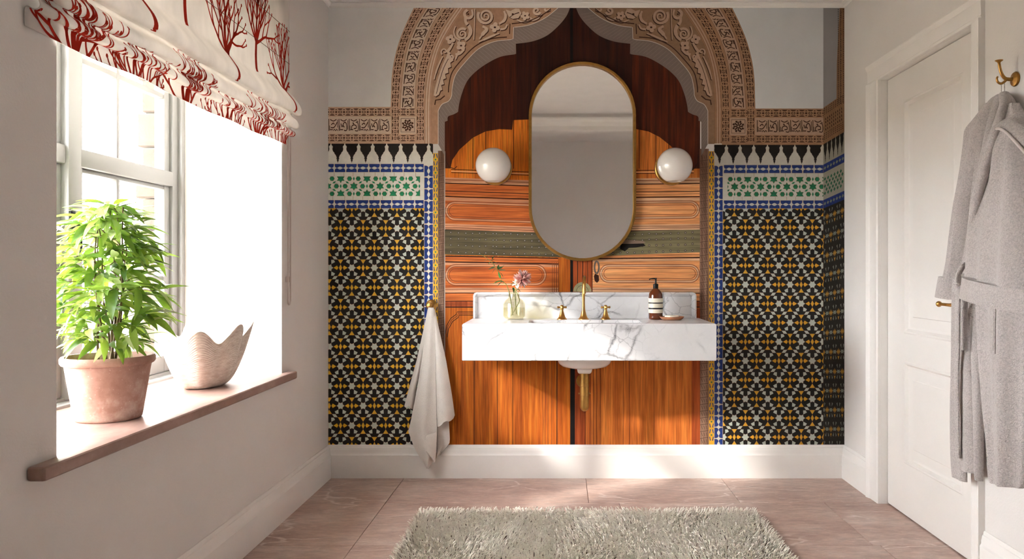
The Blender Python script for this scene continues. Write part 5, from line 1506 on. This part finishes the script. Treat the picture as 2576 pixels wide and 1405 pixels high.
for m_ in LMs:
    for w, bd in ((.22, .20), (.28, .36), (.18, .10)): leaves.append(leaf_mesh('leaf', [m_], 1, w, bd, .16, 7))
rp = random.Random(21)
ENV = [(0.0, .125), (.06, .165), (.14, .185), (.22, .20), (.30, .175), (.38, .135), (.43, .09), (.475, .03)]
stems = []
for k in range(7):
    a = k * 2.4; r0 = rp.uniform(.008, .03); top = rp.uniform(.28, .43) if k else .45
    dr = rp.uniform(.02, .06)
    pts = [Vector((ppx + math.cos(a) * (r0 + dr * t ** 1.3) + .012 * math.sin(4 * t + k), ppy + math.sin(a) * (r0 + dr * t ** 1.3) + .012 * math.cos(3 * t + k), SZ + PH - .03 + t * (top + .03))) for t in np.linspace(0, 1, 12)]
    mb = MB().tube(pts, [.0042 * (1 - .55 * i / 11) for i in range(12)], 7)
    stems.append((mb, pts))
ncl = 50
for c in range(ncl):
    h = .05 + .42 * ((c + rp.random()) / ncl) ** .92
    rad = interp(ENV, h)[0]
    a = c * 2.39996 + rp.uniform(-.3, .3)
    rr_ = rad * rp.uniform(.30, .72)
    tgt = Vector((ppx + math.cos(a) * rr_ * .92, ppy + math.sin(a) * rr_ * 1.02, SZ + PH + h - .01))
    mb, pts = stems[c % 7]
    cand = [p for p in pts if p.z < tgt.z - .02] or [pts[2]]
    p0 = cand[-1]
    mid = (p0 + tgt) / 2 + Vector((0, 0, .018))
    br = catmull([tuple(p0), tuple(mid), tuple(tgt)], 4)
    mb.tube([Vector(q) for q in br], [.0022 - .0011 * i / (len(br) - 1) for i in range(len(br))], 5)
    out = Vector((math.cos(a), math.sin(a), 0))
    nl = 6
    for q in range(nl):
        an = a + (q - (nl - 1) / 2) * rp.uniform(.45, .62)
        d = Vector((math.cos(an), math.sin(an), rp.uniform(-.55, .5)))
        # window light put into leaf colour: more lime and pale on that side
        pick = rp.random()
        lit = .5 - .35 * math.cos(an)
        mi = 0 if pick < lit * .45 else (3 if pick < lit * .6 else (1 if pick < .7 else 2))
        L = rp.uniform(.085, .135) * (1 if h < .4 else .8)
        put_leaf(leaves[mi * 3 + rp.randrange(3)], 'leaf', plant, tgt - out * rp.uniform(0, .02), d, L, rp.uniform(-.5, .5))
for mb, pts in stems: mb.build('stem', M_bark, plant, 60)
# smaller inner and trailing leaves, too many to pick apart
src = leaves[4]
base_v = [Vector(v_.co) for v_ in src.vertices]; base_f = [tuple(p.vertices) for p in src.polygons]
for mi in range(4):
    mb = MB()
    for _ in range(75):
        h = .03 + .43 * rp.random(); a = rp.uniform(0, 6.283)
        rr_ = interp(ENV, h)[0] * rp.uniform(.25, .85)
        p = Vector((ppx + math.cos(a) * rr_ * .9, ppy + math.sin(a) * rr_, SZ + PH + h))
        d = Vector((math.cos(a + rp.uniform(-.7, .7)), math.sin(a + rp.uniform(-.7, .7)), rp.uniform(-.8, .6)))
        q = d.to_track_quat('X', 'Z') @ Quaternion((1, 0, 0), rp.uniform(-.6, .6)); s_ = rp.uniform(.055, .10)
        mb.add([p + q @ (v_ * s_) for v_ in base_v], base_f)
    o = mb.build('foliage', LMs[mi], plant, 180); o['kind'] = 'stuff'

# ------------------------------------------------------------------ giant clam shell bowl
M_shell, snt, sb = new_mat('chalky_shell')
n = nd(snt, 'ShaderNodeTexNoise', Scale=30.0, Detail=6.0, Roughness=.7); snt.links.new(coords(snt, (1, 1, 3)), n.inputs['Vector'])
snt.links.new(ramp(snt, n.outputs['Fac'], [(.3, lin((202, 186, 172))), (.65, lin((236, 228, 218)))]), sb.inputs['Base Color']); sb.inputs['Roughness'].default_value = .7
bump(snt, sb, n.outputs['Fac'], .25, .003)
scx, scy = -1.385, 3.03
shell = empty('clam_shell', (scx, scy, SZ), 'large fluted white clam shell bowl standing behind the plant pot', 'shell')
NT, NS = 300, 150
def shell_pt(th, t, inner):
    # rounded ribs: broad on the outside, deepest at the rim; open end leaning towards the far reveal
    ph = 7.0 * th + 1.3 + .3 * math.sin(th * 2)
    w = .5 + .5 * math.cos(ph)
    R_ = .40 + .60 * t ** .8
    amp = .19 * (.35 + .65 * t)
    R_ *= 1 - amp * (1 - w) ** 1.15
    ax_, ay_ = .155, .235
    zt_ = .185 * t ** 1.45 + t ** 2.0 * (.060 * w * (1 - .45 * max(0, math.sin(th))) + .020 * math.sin(th))
    rip = 0 if inner else .0008 * math.sin(t * 210 + 2.2 * w) * min(1, t * 4)
    k = 1 - (.030 if inner else 0)
    x = math.cos(th) * (ax_ * R_ * k + rip); y = math.sin(th) * (ay_ * R_ * k + rip)
    lean = (.030 * math.sin(th) + .012) * t ** 1.5
    return Vector((scx + x, scy + y + lean, SZ + .001 + zt_ + (.007 * max(0, 1 - t * 1.0) if inner else 0)))
v, f = [], []
for inner in (0, 1):
    for j in range(NS):
        for i in range(NT): v.append(shell_pt(2 * math.pi * i / NT, j / (NS - 1), inner))
Q = NT * NS
for j in range(NS - 1):
    for i in range(NT):
        a, b_ = j * NT + i, j * NT + (i + 1) % NT
        f.append((a, b_, b_ + NT, a + NT)); f.append((Q + a, Q + a + NT, Q + b_ + NT, Q + b_))
for i in range(NT):
    a, b_ = (NS - 1) * NT + i, (NS - 1) * NT + (i + 1) % NT
    f.append((a, b_, Q + b_, Q + a))
f.append(tuple(range(NT))); f.append(tuple(Q + i for i in reversed(range(NT))))
mesh('shell_body', v, f, M_shell, shell, 180)
# ------------------------------------------------------------------ door in the right wall
XD = 1.537
def arch_prof(w):   # across the face: (offset from inner edge, projection)
    return [(0, 0), (0, .012), (w * .06, .014), (w * .1, .016), (w * .14, .014), (w * .72, .016), (w * .78, .021), (w * .86, .023), (w * .93, .026), (w, .024), (w, 0)]
def architrave(name, w, a, b_, out_dir, vertical):
    """strip from a to b_; out_dir: direction away from the opening in the wall plane"""
    P = arch_prof(w)
    v = []
    for base in (Vector(a), Vector(b_)):
        for o, p in P: v.append(base + Vector(out_dir) * o + Vector((-p, 0, 0)))
    n = len(P)
    f = [(i, (i + 1) % n, n + (i + 1) % n, n + i) for i in range(n)] + [tuple(range(n)), tuple(reversed(range(n, 2 * n)))]
    o = mesh(name, v, f, M_trim, None, 30)
    return struct(o)
wf, wn, wt = .118, .072, .088
architrave('trim_6', wf, (XR, DY1, 0), (XR, DY1, DZ), (0, 1, 0), True)
architrave('trim_7', wn, (XR, DY0, 0), (XR, DY0, DZ), (0, -1, 0), True)
architrave('trim_8', wt, (XR, DY0 - wn, DZ), (XR, DY1 + wf, DZ), (0, 0, 1), False)
# frame lining inside the opening
struct(box('trim_9', (XR, DY1 - .001, 0), (XR + .12, DY1 + .02, DZ), M_trim)); struct(box('trim_10', (XR, DY0 - .02, 0), (XR + .12, DY0 + .001, DZ), M_trim)); struct(box('trim_11', (XR, DY0, DZ - .001), (XR + .12, DY1, DZ + .02), M_trim))
M_door = pm('door_paint', (234, 230, 225), .45, var=.015, vscale=4, bumpk=.04, bscale=90)
door = struct(empty('door_1', (XD, (DY0 + DY1) / 2, 0.006)))
YA, YBd = DY0 + .003, DY1 - .004
p0, p1 = 2.955, 3.462       # panel extents along the wall
ZP = [(.235, .690), (.812, 1.848)]
def dbox(name, y0, y1, z0, z1, x0=XD, x1=XD + .040, bev=0.0): return box(name, (x0, y0, z0), (x1, y1, z1), M_door, door, bev)
dbox('stile', YA, p0, .006, DZ - .004); dbox('stile', p1, YBd, .006, DZ - .004)
dbox('rail', p0, p1, .006, ZP[0][0]); dbox('rail', p0, p1, ZP[0][1], ZP[1][0]); dbox('rail', p0, p1, ZP[1][1], DZ - .004)
def panel(z0, z1):
    # sunken panel with a stepped moulding around it and a raised centre field
    L = [(0, 0), (.004, -.003), (.012, -.004), (.018, .004), (.022, .010), (.028, .012), (.034, .012), (.075, .006), (.078, .004)]
    v, f = [], []
    for ins, dep in L:
        v += [(XD + dep, p0 + ins, z0 + ins), (XD + dep, p1 - ins, z0 + ins), (XD + dep, p1 - ins, z1 - ins), (XD + dep, p0 + ins, z1 - ins)]
    for r in range(len(L) - 1):
        for k in range(4): f.append((r * 4 + k, r * 4 + (k + 1) % 4, r * 4 + 4 + (k + 1) % 4, r * 4 + 4 + k))
    f.append(tuple((len(L) - 1) * 4 + k for k in range(4)))
    n = len(v); v += [(XD + .03, p0, z0), (XD + .03, p1, z0), (XD + .03, p1, z1), (XD + .03, p0, z1)]
    f += [(k, n + k, n + (k + 1) % 4, (k + 1) % 4) for k in range(4)] + [(n, n + 3, n + 2, n + 1)]
    mesh('door_panel', v, f, M_door, door, 25)
for a, b_ in ZP: panel(a, b_)
box('light_block', (XD + .045, DY0 - .02, 0), (XD + .075, DY1 + .02, DZ + .02), M_door, door)
# lever handle
hp = at_x(2362, 764, 1.465)
hy, hz = 2.885, hp.z
lever = empty('door_handle', (XD, hy, hz), 'slim brass lever handle with ball end on the white door', 'handle')
MB().lathe([(0, -.001), (.024, -.001), (.024, -.006), (.012, -.009), (.009, -.012), (.009, -.06), (0, -.06)], (XD - .0005, hy, hz), 28, 'X', False).build('rose', M_brass, lever, 40)
yb = hp.y
MB().tube([(XD - .055, hy - .006, hz), (XD - .062, hy + .01, hz), (1.470, hy + .04, hz - .001), (1.466, yb - .012, hz), (1.465, yb - .004, hz)], [.008, .0075, .0065, .0062, .006], 14).build('lever', M_brass, lever, 60)
MB().lathe([(.0115 * math.sin(a) + 1e-5, hz - .0115 * math.cos(a)) for a in np.linspace(0, math.pi, 14)], (1.465, yb, 0), 20, 'Z', False).build('ball_end', M_brass, lever, 180)

# ------------------------------------------------------------------ robe hook
yk = 2.557
def HK(px, py): return unproj(px, py, yk)
hook = empty('robe_hook', (XR, yk, EYE + (VY - 198) / F * yk), 'brass wall hook carrying the grey bathrobe', 'hook')
zk = EYE + (VY - 199) / F * yk
MB().lathe([(0, 0), (.0235, 0), (.0245, -.003), (.022, -.007), (.010, -.010), (.007, -.012), (0, -.012)], (XR - .0005, yk, zk), 32, 'X', False).build('back_plate', M_brassd, hook, 40)
up = [HK(*p) for p in catmull([(2549, 199), (2535, 199), (2526, 195), (2519, 184), (2515, 170), (2513, 156)], 5)]
MB().tube(up, [.0062] * 6 + [.0058 - .0015 * i / (len(up) - 7) for i in range(len(up) - 6)], 14).build('upper_prong', M_brassd, hook, 60)
tp = HK(2513, 156)
MB().lathe([(.004, -.004), (.006, 0), (.012, .004), (.0125, .006), (0, .0075)], tuple(tp), 22, 'Z').build('prong_button', M_brassd, hook, 50)
lo = [HK(*p) for p in catmull([(2532, 200), (2526, 206), (2518, 210), (2510, 206), (2508, 197), (2510, 193)], 5)]
MB().tube(lo, [.0045 - .0014 * i / (len(lo) - 1) for i in range(len(lo))], 12).build('lower_prong', M_brassd, hook, 60)

# ------------------------------------------------------------------ bathrobe
def fleece(name='fleece'):
    m, nt, b = new_mat(name)
    L = lin((192, 184, 180))
    vo = nd(nt, 'ShaderNodeTexVoronoi', Scale=230.0, _feature='SMOOTH_F1'); n = nd(nt, 'ShaderNodeTexNoise', Scale=60.0, Detail=4.0)
    co = coords(nt)
    nz = nd(nt, 'ShaderNodeMixRGB', Fac=.02, _blend_type='ADD'); nt.links.new(co, n.inputs['Vector']); nt.links.new(co, nz.inputs[1]); nt.links.new(n.outputs['Color'], nz.inputs[2])
    nt.links.new(nz.outputs[0], vo.inputs['Vector'])
    nt.links.new(ramp(nt, vo.outputs['Distance'], [(.1, [min(1, x * 1.12) for x in L]), (.7, [x * .8 for x in L])]), b.inputs['Base Color'])
    inv = nd(nt, 'ShaderNodeMath', _operation='SUBTRACT'); inv.inputs[0].default_value = 1; nt.links.new(vo.outputs['Distance'], inv.inputs[1])
    bump(nt, b, inv.outputs[0], .7, .004)
    b.inputs['Roughness'].default_value = .95; b.inputs['Specular IOR Level'].default_value = .1; b.inputs['Sheen Weight'].default_value = .3
    return m
M_fl = fleece()
robe = empty('bathrobe', (1.44, 2.55, .36), 'grey fleece bathrobe hanging from the brass hook beside the door', 'bathrobe')
def cloth(name, rows, x0, bulge, folds=(), per=5, nu=28, back=.35, nv=46, top=False):
    """rows: (pxL, pyL, pxR, pyR) traced top to bottom, laid in the plane x = x0 and bulging into the room; folds: (k, amp, phase)"""
    K = catmull(rows, 6)
    v, f = [], []
    n = 2 * nu
    for j in range(nv):
        t = j / (nv - 1) * (len(K) - 1); k = min(int(t), len(K) - 2); w = t - k
        a = [p + (q - p) * w for p, q in zip(K[k], K[k + 1])]
        tt = j / (nv - 1); bt = min(1, .18 + 3.2 * tt) if top else 1
        PL, PR = at_x(a[0], a[1], x0), at_x(a[2], a[3], x0)
        for i in range(n):
            if i < nu: ang = math.pi * i / (nu - 1); u = (1 - math.cos(ang)) / 2; off = bt * bulge * math.sin(ang) ** .8 + bt * sum(am * math.sin(k_ * 2 * math.pi * u + ph + tt * 1.1) * math.sin(ang) for k_, am, ph in folds)
            else: ang = math.pi * (1 - (i - nu + .5) / nu); u = (1 - math.cos(ang)) / 2; off = -back * bulge * math.sin(ang)
            p = PL.lerp(PR, u)
            v.append((p.x - off, p.y, p.z))
    for j in range(nv - 1):
        for i in range(n):
            a, b_ = j * n + i, j * n + (i + 1) % n
            f.append((a, b_, b_ + n, a + n))
    f.append(tuple(reversed(range(n)))); f.append(tuple((nv - 1) * n + i for i in range(n)))
    return mesh(name, v, f, M_fl, robe, 75)
cloth('back_panel', [(2506, 268, 2560, 268), (2470, 420, 2590, 420), (2430, 700, 2590, 700), (2425, 900, 2590, 900), (2440, 1100, 2585, 1100), (2450, 1196, 2580, 1206)], 1.486, .006, ((2, .004, 0),))
cloth('far_sleeve', [(2482, 258, 2508, 258), (2456, 298, 2500, 300), (2442, 326, 2490, 330), (2437, 371, 2480, 375), (2427, 443, 2465, 443), (2412, 522, 2447, 522), (2401, 600, 2436, 600), (2393, 660, 2428, 660), (2382, 708, 2418, 712)], 1.452, .036, ((1.5, .008, .5),), top=True)
cloth('far_cuff', [(2380, 694, 2416, 700), (2375, 718, 2413, 726), (2370, 744, 2411, 754)], 1.450, .048, (), nv=14)
cloth('body', [(2514, 236, 2534, 236), (2496, 256, 2552, 254), (2482, 300, 2564, 300), (2468, 371, 2570, 371), (2452, 443, 2572, 443), (2438, 522, 2574, 522), (2430, 620, 2576, 620), (2426, 720, 2576, 720), (2424, 790, 2574, 800)], 1.468, .050, ((2.5, .017, 1.2), (5, .005, 0)), top=True)
cloth('front_skirt_panel', [(2405, 700, 2424, 700), (2402, 800, 2424, 800), (2401, 903, 2424, 903), (2397, 1031, 2428, 1031), (2398, 1145, 2432, 1148), (2402, 1196, 2433, 1212)], 1.440, .020, ((1, .004, .3),))
cloth('front_skirt_panel', [(2422, 730, 2446, 730), (2421, 850, 2446, 850), (2420, 960, 2452, 960), (2424, 1060, 2456, 1060), (2424, 1150, 2459, 1155), (2425, 1180, 2459, 1191)], 1.432, .024, ((1, .004, 2),))
cloth('front_edging', [(2450, 740, 2468, 740), (2451, 860, 2470, 860), (2455, 980, 2472, 980), (2459, 1100, 2473, 1100), (2462, 1200, 2472, 1210)], 1.440, .022)
SKIRT = ([(2468, 720, 2590, 720), (2474, 780, 2590, 790), (2478, 888, 2588, 888), (2485, 1002, 2586, 1002), (2497, 1116, 2584, 1116), (2503, 1204, 2580, 1214), (2520, 1215, 2572, 1228)], 1.400, .040, ((1.5, .015, 1.2), (3, .006, 0)))
cloth('near_skirt_panel', *SKIRT)
cloth('near_sleeve', [(2521, 262, 2560, 258), (2514, 300, 2588, 310), (2498, 371, 2600, 371), (2482, 440, 2606, 440), (2465, 505, 2610, 505), (2455, 555, 2613, 555), (2447, 604, 2616, 606), (2443, 653, 2618, 660), (2438, 704, 2618, 735)], 1.378, .050, ((1, .012, 2.0), (2.5, .013, .7)), top=True)
cloth('near_cuff', [(2437, 694, 2620, 732), (2434, 720, 2621, 760), (2430, 746, 2620, 792)], 1.372, .066, (), nv=14)
# lapel roll, collar, belt, pocket
lap = [at_x(px, py, x) for px, py, x in catmull([(2526, 238, 1.40), (2528, 262, 1.372), (2519, 292, 1.352), (2508, 330, 1.342), (2492, 380, 1.338), (2476, 430, 1.336), (2462, 480, 1.340), (2452, 535, 1.350), (2446, 585, 1.362)], 6)]
n_ = len(lap)
MB().tube(lap, [(.012 + .007 * math.sin(math.pi * min(1, i / n_ * 1.3)), .016) for i in range(n_)], 14).build('lapel', M_fl, robe, 80)
lap2 = [at_x(px, py, x) for px, py, x in catmull([(2512, 246, 1.42), (2498, 290, 1.398), (2484, 350, 1.390), (2470, 420, 1.388), (2456, 490, 1.392), (2448, 560, 1.40), (2440, 640, 1.41)], 6)]
MB().tube(lap2, [(.011, .016)] * len(lap2), 12).build('lapel', M_fl, robe, 80)
cl_ = [(2507, 322, 2512, 312), (2516, 322, 2524, 300), (2532, 332, 2548, 296), (2552, 352, 2576, 318), (2580, 384, 2604, 350)]
v, f = [], []
for j, q in enumerate(catmull(cl_, 4)):
    A, Bq = at_x(q[0], q[1], 1.318), at_x(q[2], q[3], 1.345)
    for k in range(7):
        p = A.lerp(Bq, k / 6); p.x -= .006 * math.sin(math.pi * k / 6); v.append(p)
m_ = len(v) // 7
for j in range(m_ - 1):
    for k in range(6): f.append((j * 7 + k, j * 7 + k + 1, j * 7 + 8 + k, j * 7 + 7 + k))
n0 = len(v); v += [p + Vector((.018, 0, 0)) for p in v[:n0]]; f += [tuple(n0 + i for i in reversed(q)) for q in f[:]]
rim = [j * 7 for j in range(m_)] + [(m_ - 1) * 7 + k for k in range(1, 7)] + [j * 7 + 6 for j in reversed(range(m_ - 1))] + [k for k in reversed(range(1, 6))]
f += [(a, b_, n0 + b_, n0 + a) for a, b_ in zip(rim, rim[1:] + rim[:1])]
mesh('collar', v, f, M_fl, robe, 60)
M_pipe = pm('robe_piping', (205, 196, 190), .8)
MB().tube([at_x(q[0], q[1] + 2, 1.314) for q in catmull(cl_, 4)], .0045, 8).build('collar_piping', M_pipe, robe, 80)
MB().tube([at_x(px, py, x) for px, py, x in catmull([(2434, 664, 1.39), (2424, 668, 1.37), (2414, 684, 1.362), (2409, 706, 1.360), (2414, 722, 1.362), (2424, 716, 1.368), (2430, 706, 1.38)], 6)], [(.010, .005)] * 37, 10).build('belt_loop', M_fl, robe, 80)
MB().tube([at_x(px, py, x) for px, py, x in catmull([(2413, 686, 1.385), (2410, 760, 1.385), (2409, 860, 1.39), (2407, 960, 1.395), (2408, 1060, 1.40), (2410, 1150, 1.405)], 6)], [(.006, .014)] * 31, 10).build('belt_tail', M_fl, robe, 80)
MB().tube([at_x(px, py, x) for px, py, x in catmull([(2426, 690, 1.372), (2434, 712, 1.372), (2428, 730, 1.380), (2426, 800, 1.392), (2426, 880, 1.396)], 6)], [(.006, .012)] * 25, 10).build('belt_tail', M_fl, robe, 80)
def on_cloth(rows, x0, bulge, folds, u, tt, off):
    """point on the front of a cloth() surface"""
    K = catmull(rows, 6)
    t = tt * (len(K) - 1); k = min(int(t), len(K) - 2); w = t - k
    a = [p + (q - p) * w for p, q in zip(K[k], K[k + 1])]
    p = at_x(a[0], a[1], x0).lerp(at_x(a[2], a[3], x0), u)
    ang = math.acos(1 - 2 * u)
    o = bulge * math.sin(ang) ** .8 + sum(am * math.sin(k_ * 2 * math.pi * u + ph + tt * 1.1) * math.sin(ang) for k_, am, ph in folds) + off
    return Vector((p.x - o, p.y, p.z))
v, f = [], []
gu, gv = 16, 18
for off in (.0055, -.002):
    for j_ in range(gv):
        for i_ in range(gu):
            e = min(i_, gu - 1 - i_, j_, gv - 1 - j_)
            v.append(on_cloth(*SKIRT, .10 + .56 * i_ / (gu - 1), .135 + .20 * j_ / (gv - 1), off - (.0025 if e == 0 and off > 0 else 0)))
for j_ in range(gv - 1):
    for i_ in range(gu - 1):
        a = j_ * gu + i_; f.append((a, a + 1, a + gu + 1, a + gu)); b0 = gu * gv; f.append((b0 + a, b0 + a + gu, b0 + a + gu + 1, b0 + a + 1))
rim = list(range(gu)) + [j_ * gu + gu - 1 for j_ in range(1, gv)] + [(gv - 1) * gu + i_ for i_ in reversed(range(gu - 1))] + [j_ * gu for j_ in reversed(range(1, gv - 1))]
f += [(a, gu * gv + a, gu * gv + b_, b_) for a, b_ in zip(rim, rim[1:] + rim[:1])]
mesh('pocket', v, f, M_fl, robe, 60)
st = [on_cloth(*SKIRT, .615, .14 + .17 * k / 12, .0062) for k in range(13)] + [on_cloth(*SKIRT, .6 - .46 * k / 12, .322, .0062) for k in range(13)]
MB().tube(st, .0016, 6).build('pocket_stitching', M_fl, robe, 60)
hang = [HK(*p) for p in ((2519, 236), (2519, 212), (2521, 207), (2526, 206), (2527, 212), (2527, 236))]
MB().tube(hang, .0014, 6).build('hanging_loop', M_fl, robe, 60)

# ------------------------------------------------------------------ shaggy bath rug
RX0, RX1, RY0, RY1 = -.625, .872, 2.50, 3.475
rug = empty('bath_rug', ((RX0 + RX1) / 2, (RY0 + RY1) / 2, 0), 'beige shaggy bath rug lying on the stone floor before the basin', 'rug')
M_back = pm('rug_backing', (110, 92, 76), .95); M_pile = pm('rug_pile', (252, 240, 227), .95, var=.1, vscale=40, sheen=.1)
box('backing', (RX0, RY0, .0005), (RX1, RY1, .009), M_back, rug, .003)
def pile():
    rng = np.random.default_rng(4)
    sp = .0088
    gx, gy = np.meshgrid(np.arange(RX0 + .004, RX1, sp), np.arange(RY0 + .15, RY1, sp))
    x = gx.ravel() + rng.uniform(-.45, .45, gx.size) * sp; y = gy.ravel() + rng.uniform(-.45, .45, gx.size) * sp
    n = x.size
    L = rng.uniform(.018, .029, n); rad = rng.uniform(.0031, .0041, n)
    # lean direction: swirling field, mostly towards the room, outwards at the edges
    th = -math.pi / 2 + .9 * np.sin(x * 5 + y * 3) + .7 * np.sin(x * 11 - y * 7 + 1) + rng.normal(0, .55, n)
    dx, dy = np.cos(th), np.sin(th)
    ex = np.clip((x - (RX1 - .05)) / .05, 0, 1) - np.clip((RX0 + .05 - x) / .05, 0, 1); ey = np.clip((y - (RY1 - .05)) / .05, 0, 1)
    dx = dx + 1.4 * ex; dy = dy + 1.6 * ey
    nn = np.hypot(dx, dy) + 1e-9; dx /= nn; dy /= nn
    lean = np.clip(rng.normal(.55, .2, n), .1, 1.0)
    prof = [(0, 0, 1.0), (.45, .22, 1.0), (.85, .62, 1.02), (1.0, .92, .9), (1.04, 1.04, .45)]
    K = len(prof); S_ = 4
    V = np.zeros((n, K * S_, 3))
    px_, py_ = -dy, dx
    for k, (t, o, w) in enumerate(prof):
        cx = x + dx * L * lean * o; cy = y + dy * L * lean * o; cz = .008 + L * t * np.sqrt(np.clip(1 - (lean * .75) ** 2, .15, 1))
        for s in range(S_):
            a = s * math.pi / 2 + .78
            V[:, k * S_ + s, 0] = cx + rad * w * (px_ * math.cos(a)) + rad * w * math.sin(a) * dx * .5
            V[:, k * S_ + s, 1] = cy + rad * w * (py_ * math.cos(a)) + rad * w * math.sin(a) * dy * .5
            V[:, k * S_ + s, 2] = cz + rad * w * math.sin(a) * .7
    q = []
    for k in range(K - 1):
        for s in range(S_):
            q.append((k * S_ + s, k * S_ + (s + 1) % S_, (k + 1) * S_ + (s + 1) % S_, (k + 1) * S_ + s))
    q.append(tuple((K - 1) * S_ + s for s in range(S_)))
    q = np.array(q)
    faces = (np.arange(n)[:, None, None] * (K * S_) + q[None]).reshape(-1, 4)
    me = bpy.data.meshes.new('pile')
    me.vertices.add(n * K * S_); me.vertices.foreach_set('co', V.reshape(-1).astype(np.float32))
    nf = len(faces)
    me.loops.add(nf * 4); me.loops.foreach_set('vertex_index', faces.reshape(-1).astype(np.int32))
    me.polygons.add(nf); me.polygons.foreach_set('loop_start', np.arange(0, nf * 4, 4, dtype=np.int32)); me.polygons.foreach_set('loop_total', np.full(nf, 4, dtype=np.int32))
    me.polygons.foreach_set('use_smooth', np.ones(nf, dtype=bool))
    me.update(calc_edges=True); me.validate()
    me.materials.append(M_pile)
    o = link('pile', me, rug); o['kind'] = 'stuff'
pile()

# ------------------------------------------------------------------ pieces that belong to a part go under that part
def nest(root, part, kids):
    ps = [c for c in root.children if c.name.split('.')[0] == part]
    if not ps: return
    for c in list(root.children):
        if c.name.split('.')[0] in kids and c not in ps:
            w = WORLD_OF(c); c.parent = ps[0]; c.location = w - WORLD_OF(ps[0])
for o in [o for o in COL.objects if o.parent is None]:
    nm = o.name.split('.')[0]
    for key, part, kids in (('wall_basin', 'splashback', ('splashback_rim',)), ('soap_bottle', 'bottle_body', ('label_band', 'label_stripe')), ('soap_bottle', 'pump', ('nozzle',)),
                            ('robe_hook', 'upper_prong', ('prong_button',)), ('bathrobe', 'collar', ('collar_piping',)), ('bathrobe', 'pocket', ('pocket_stitching',)),
                            ('globe_wall_light', 'globe', ('globe_cap',)), ('roman_blind', 'fabric', ('coral_motif',)), ('door_handle', 'lever', ('ball_end',)), ('cross_head_tap', 'hub', ('cross_arm',)),
                            ('bottle_trap', 'trap_sleeve', ('grub_screw',)), ('swan_neck_faucet', 'neck', ('collar',)), ('window_latch', 'handle', ('loop',))):
        if nm == key: nest(o, part, kids)
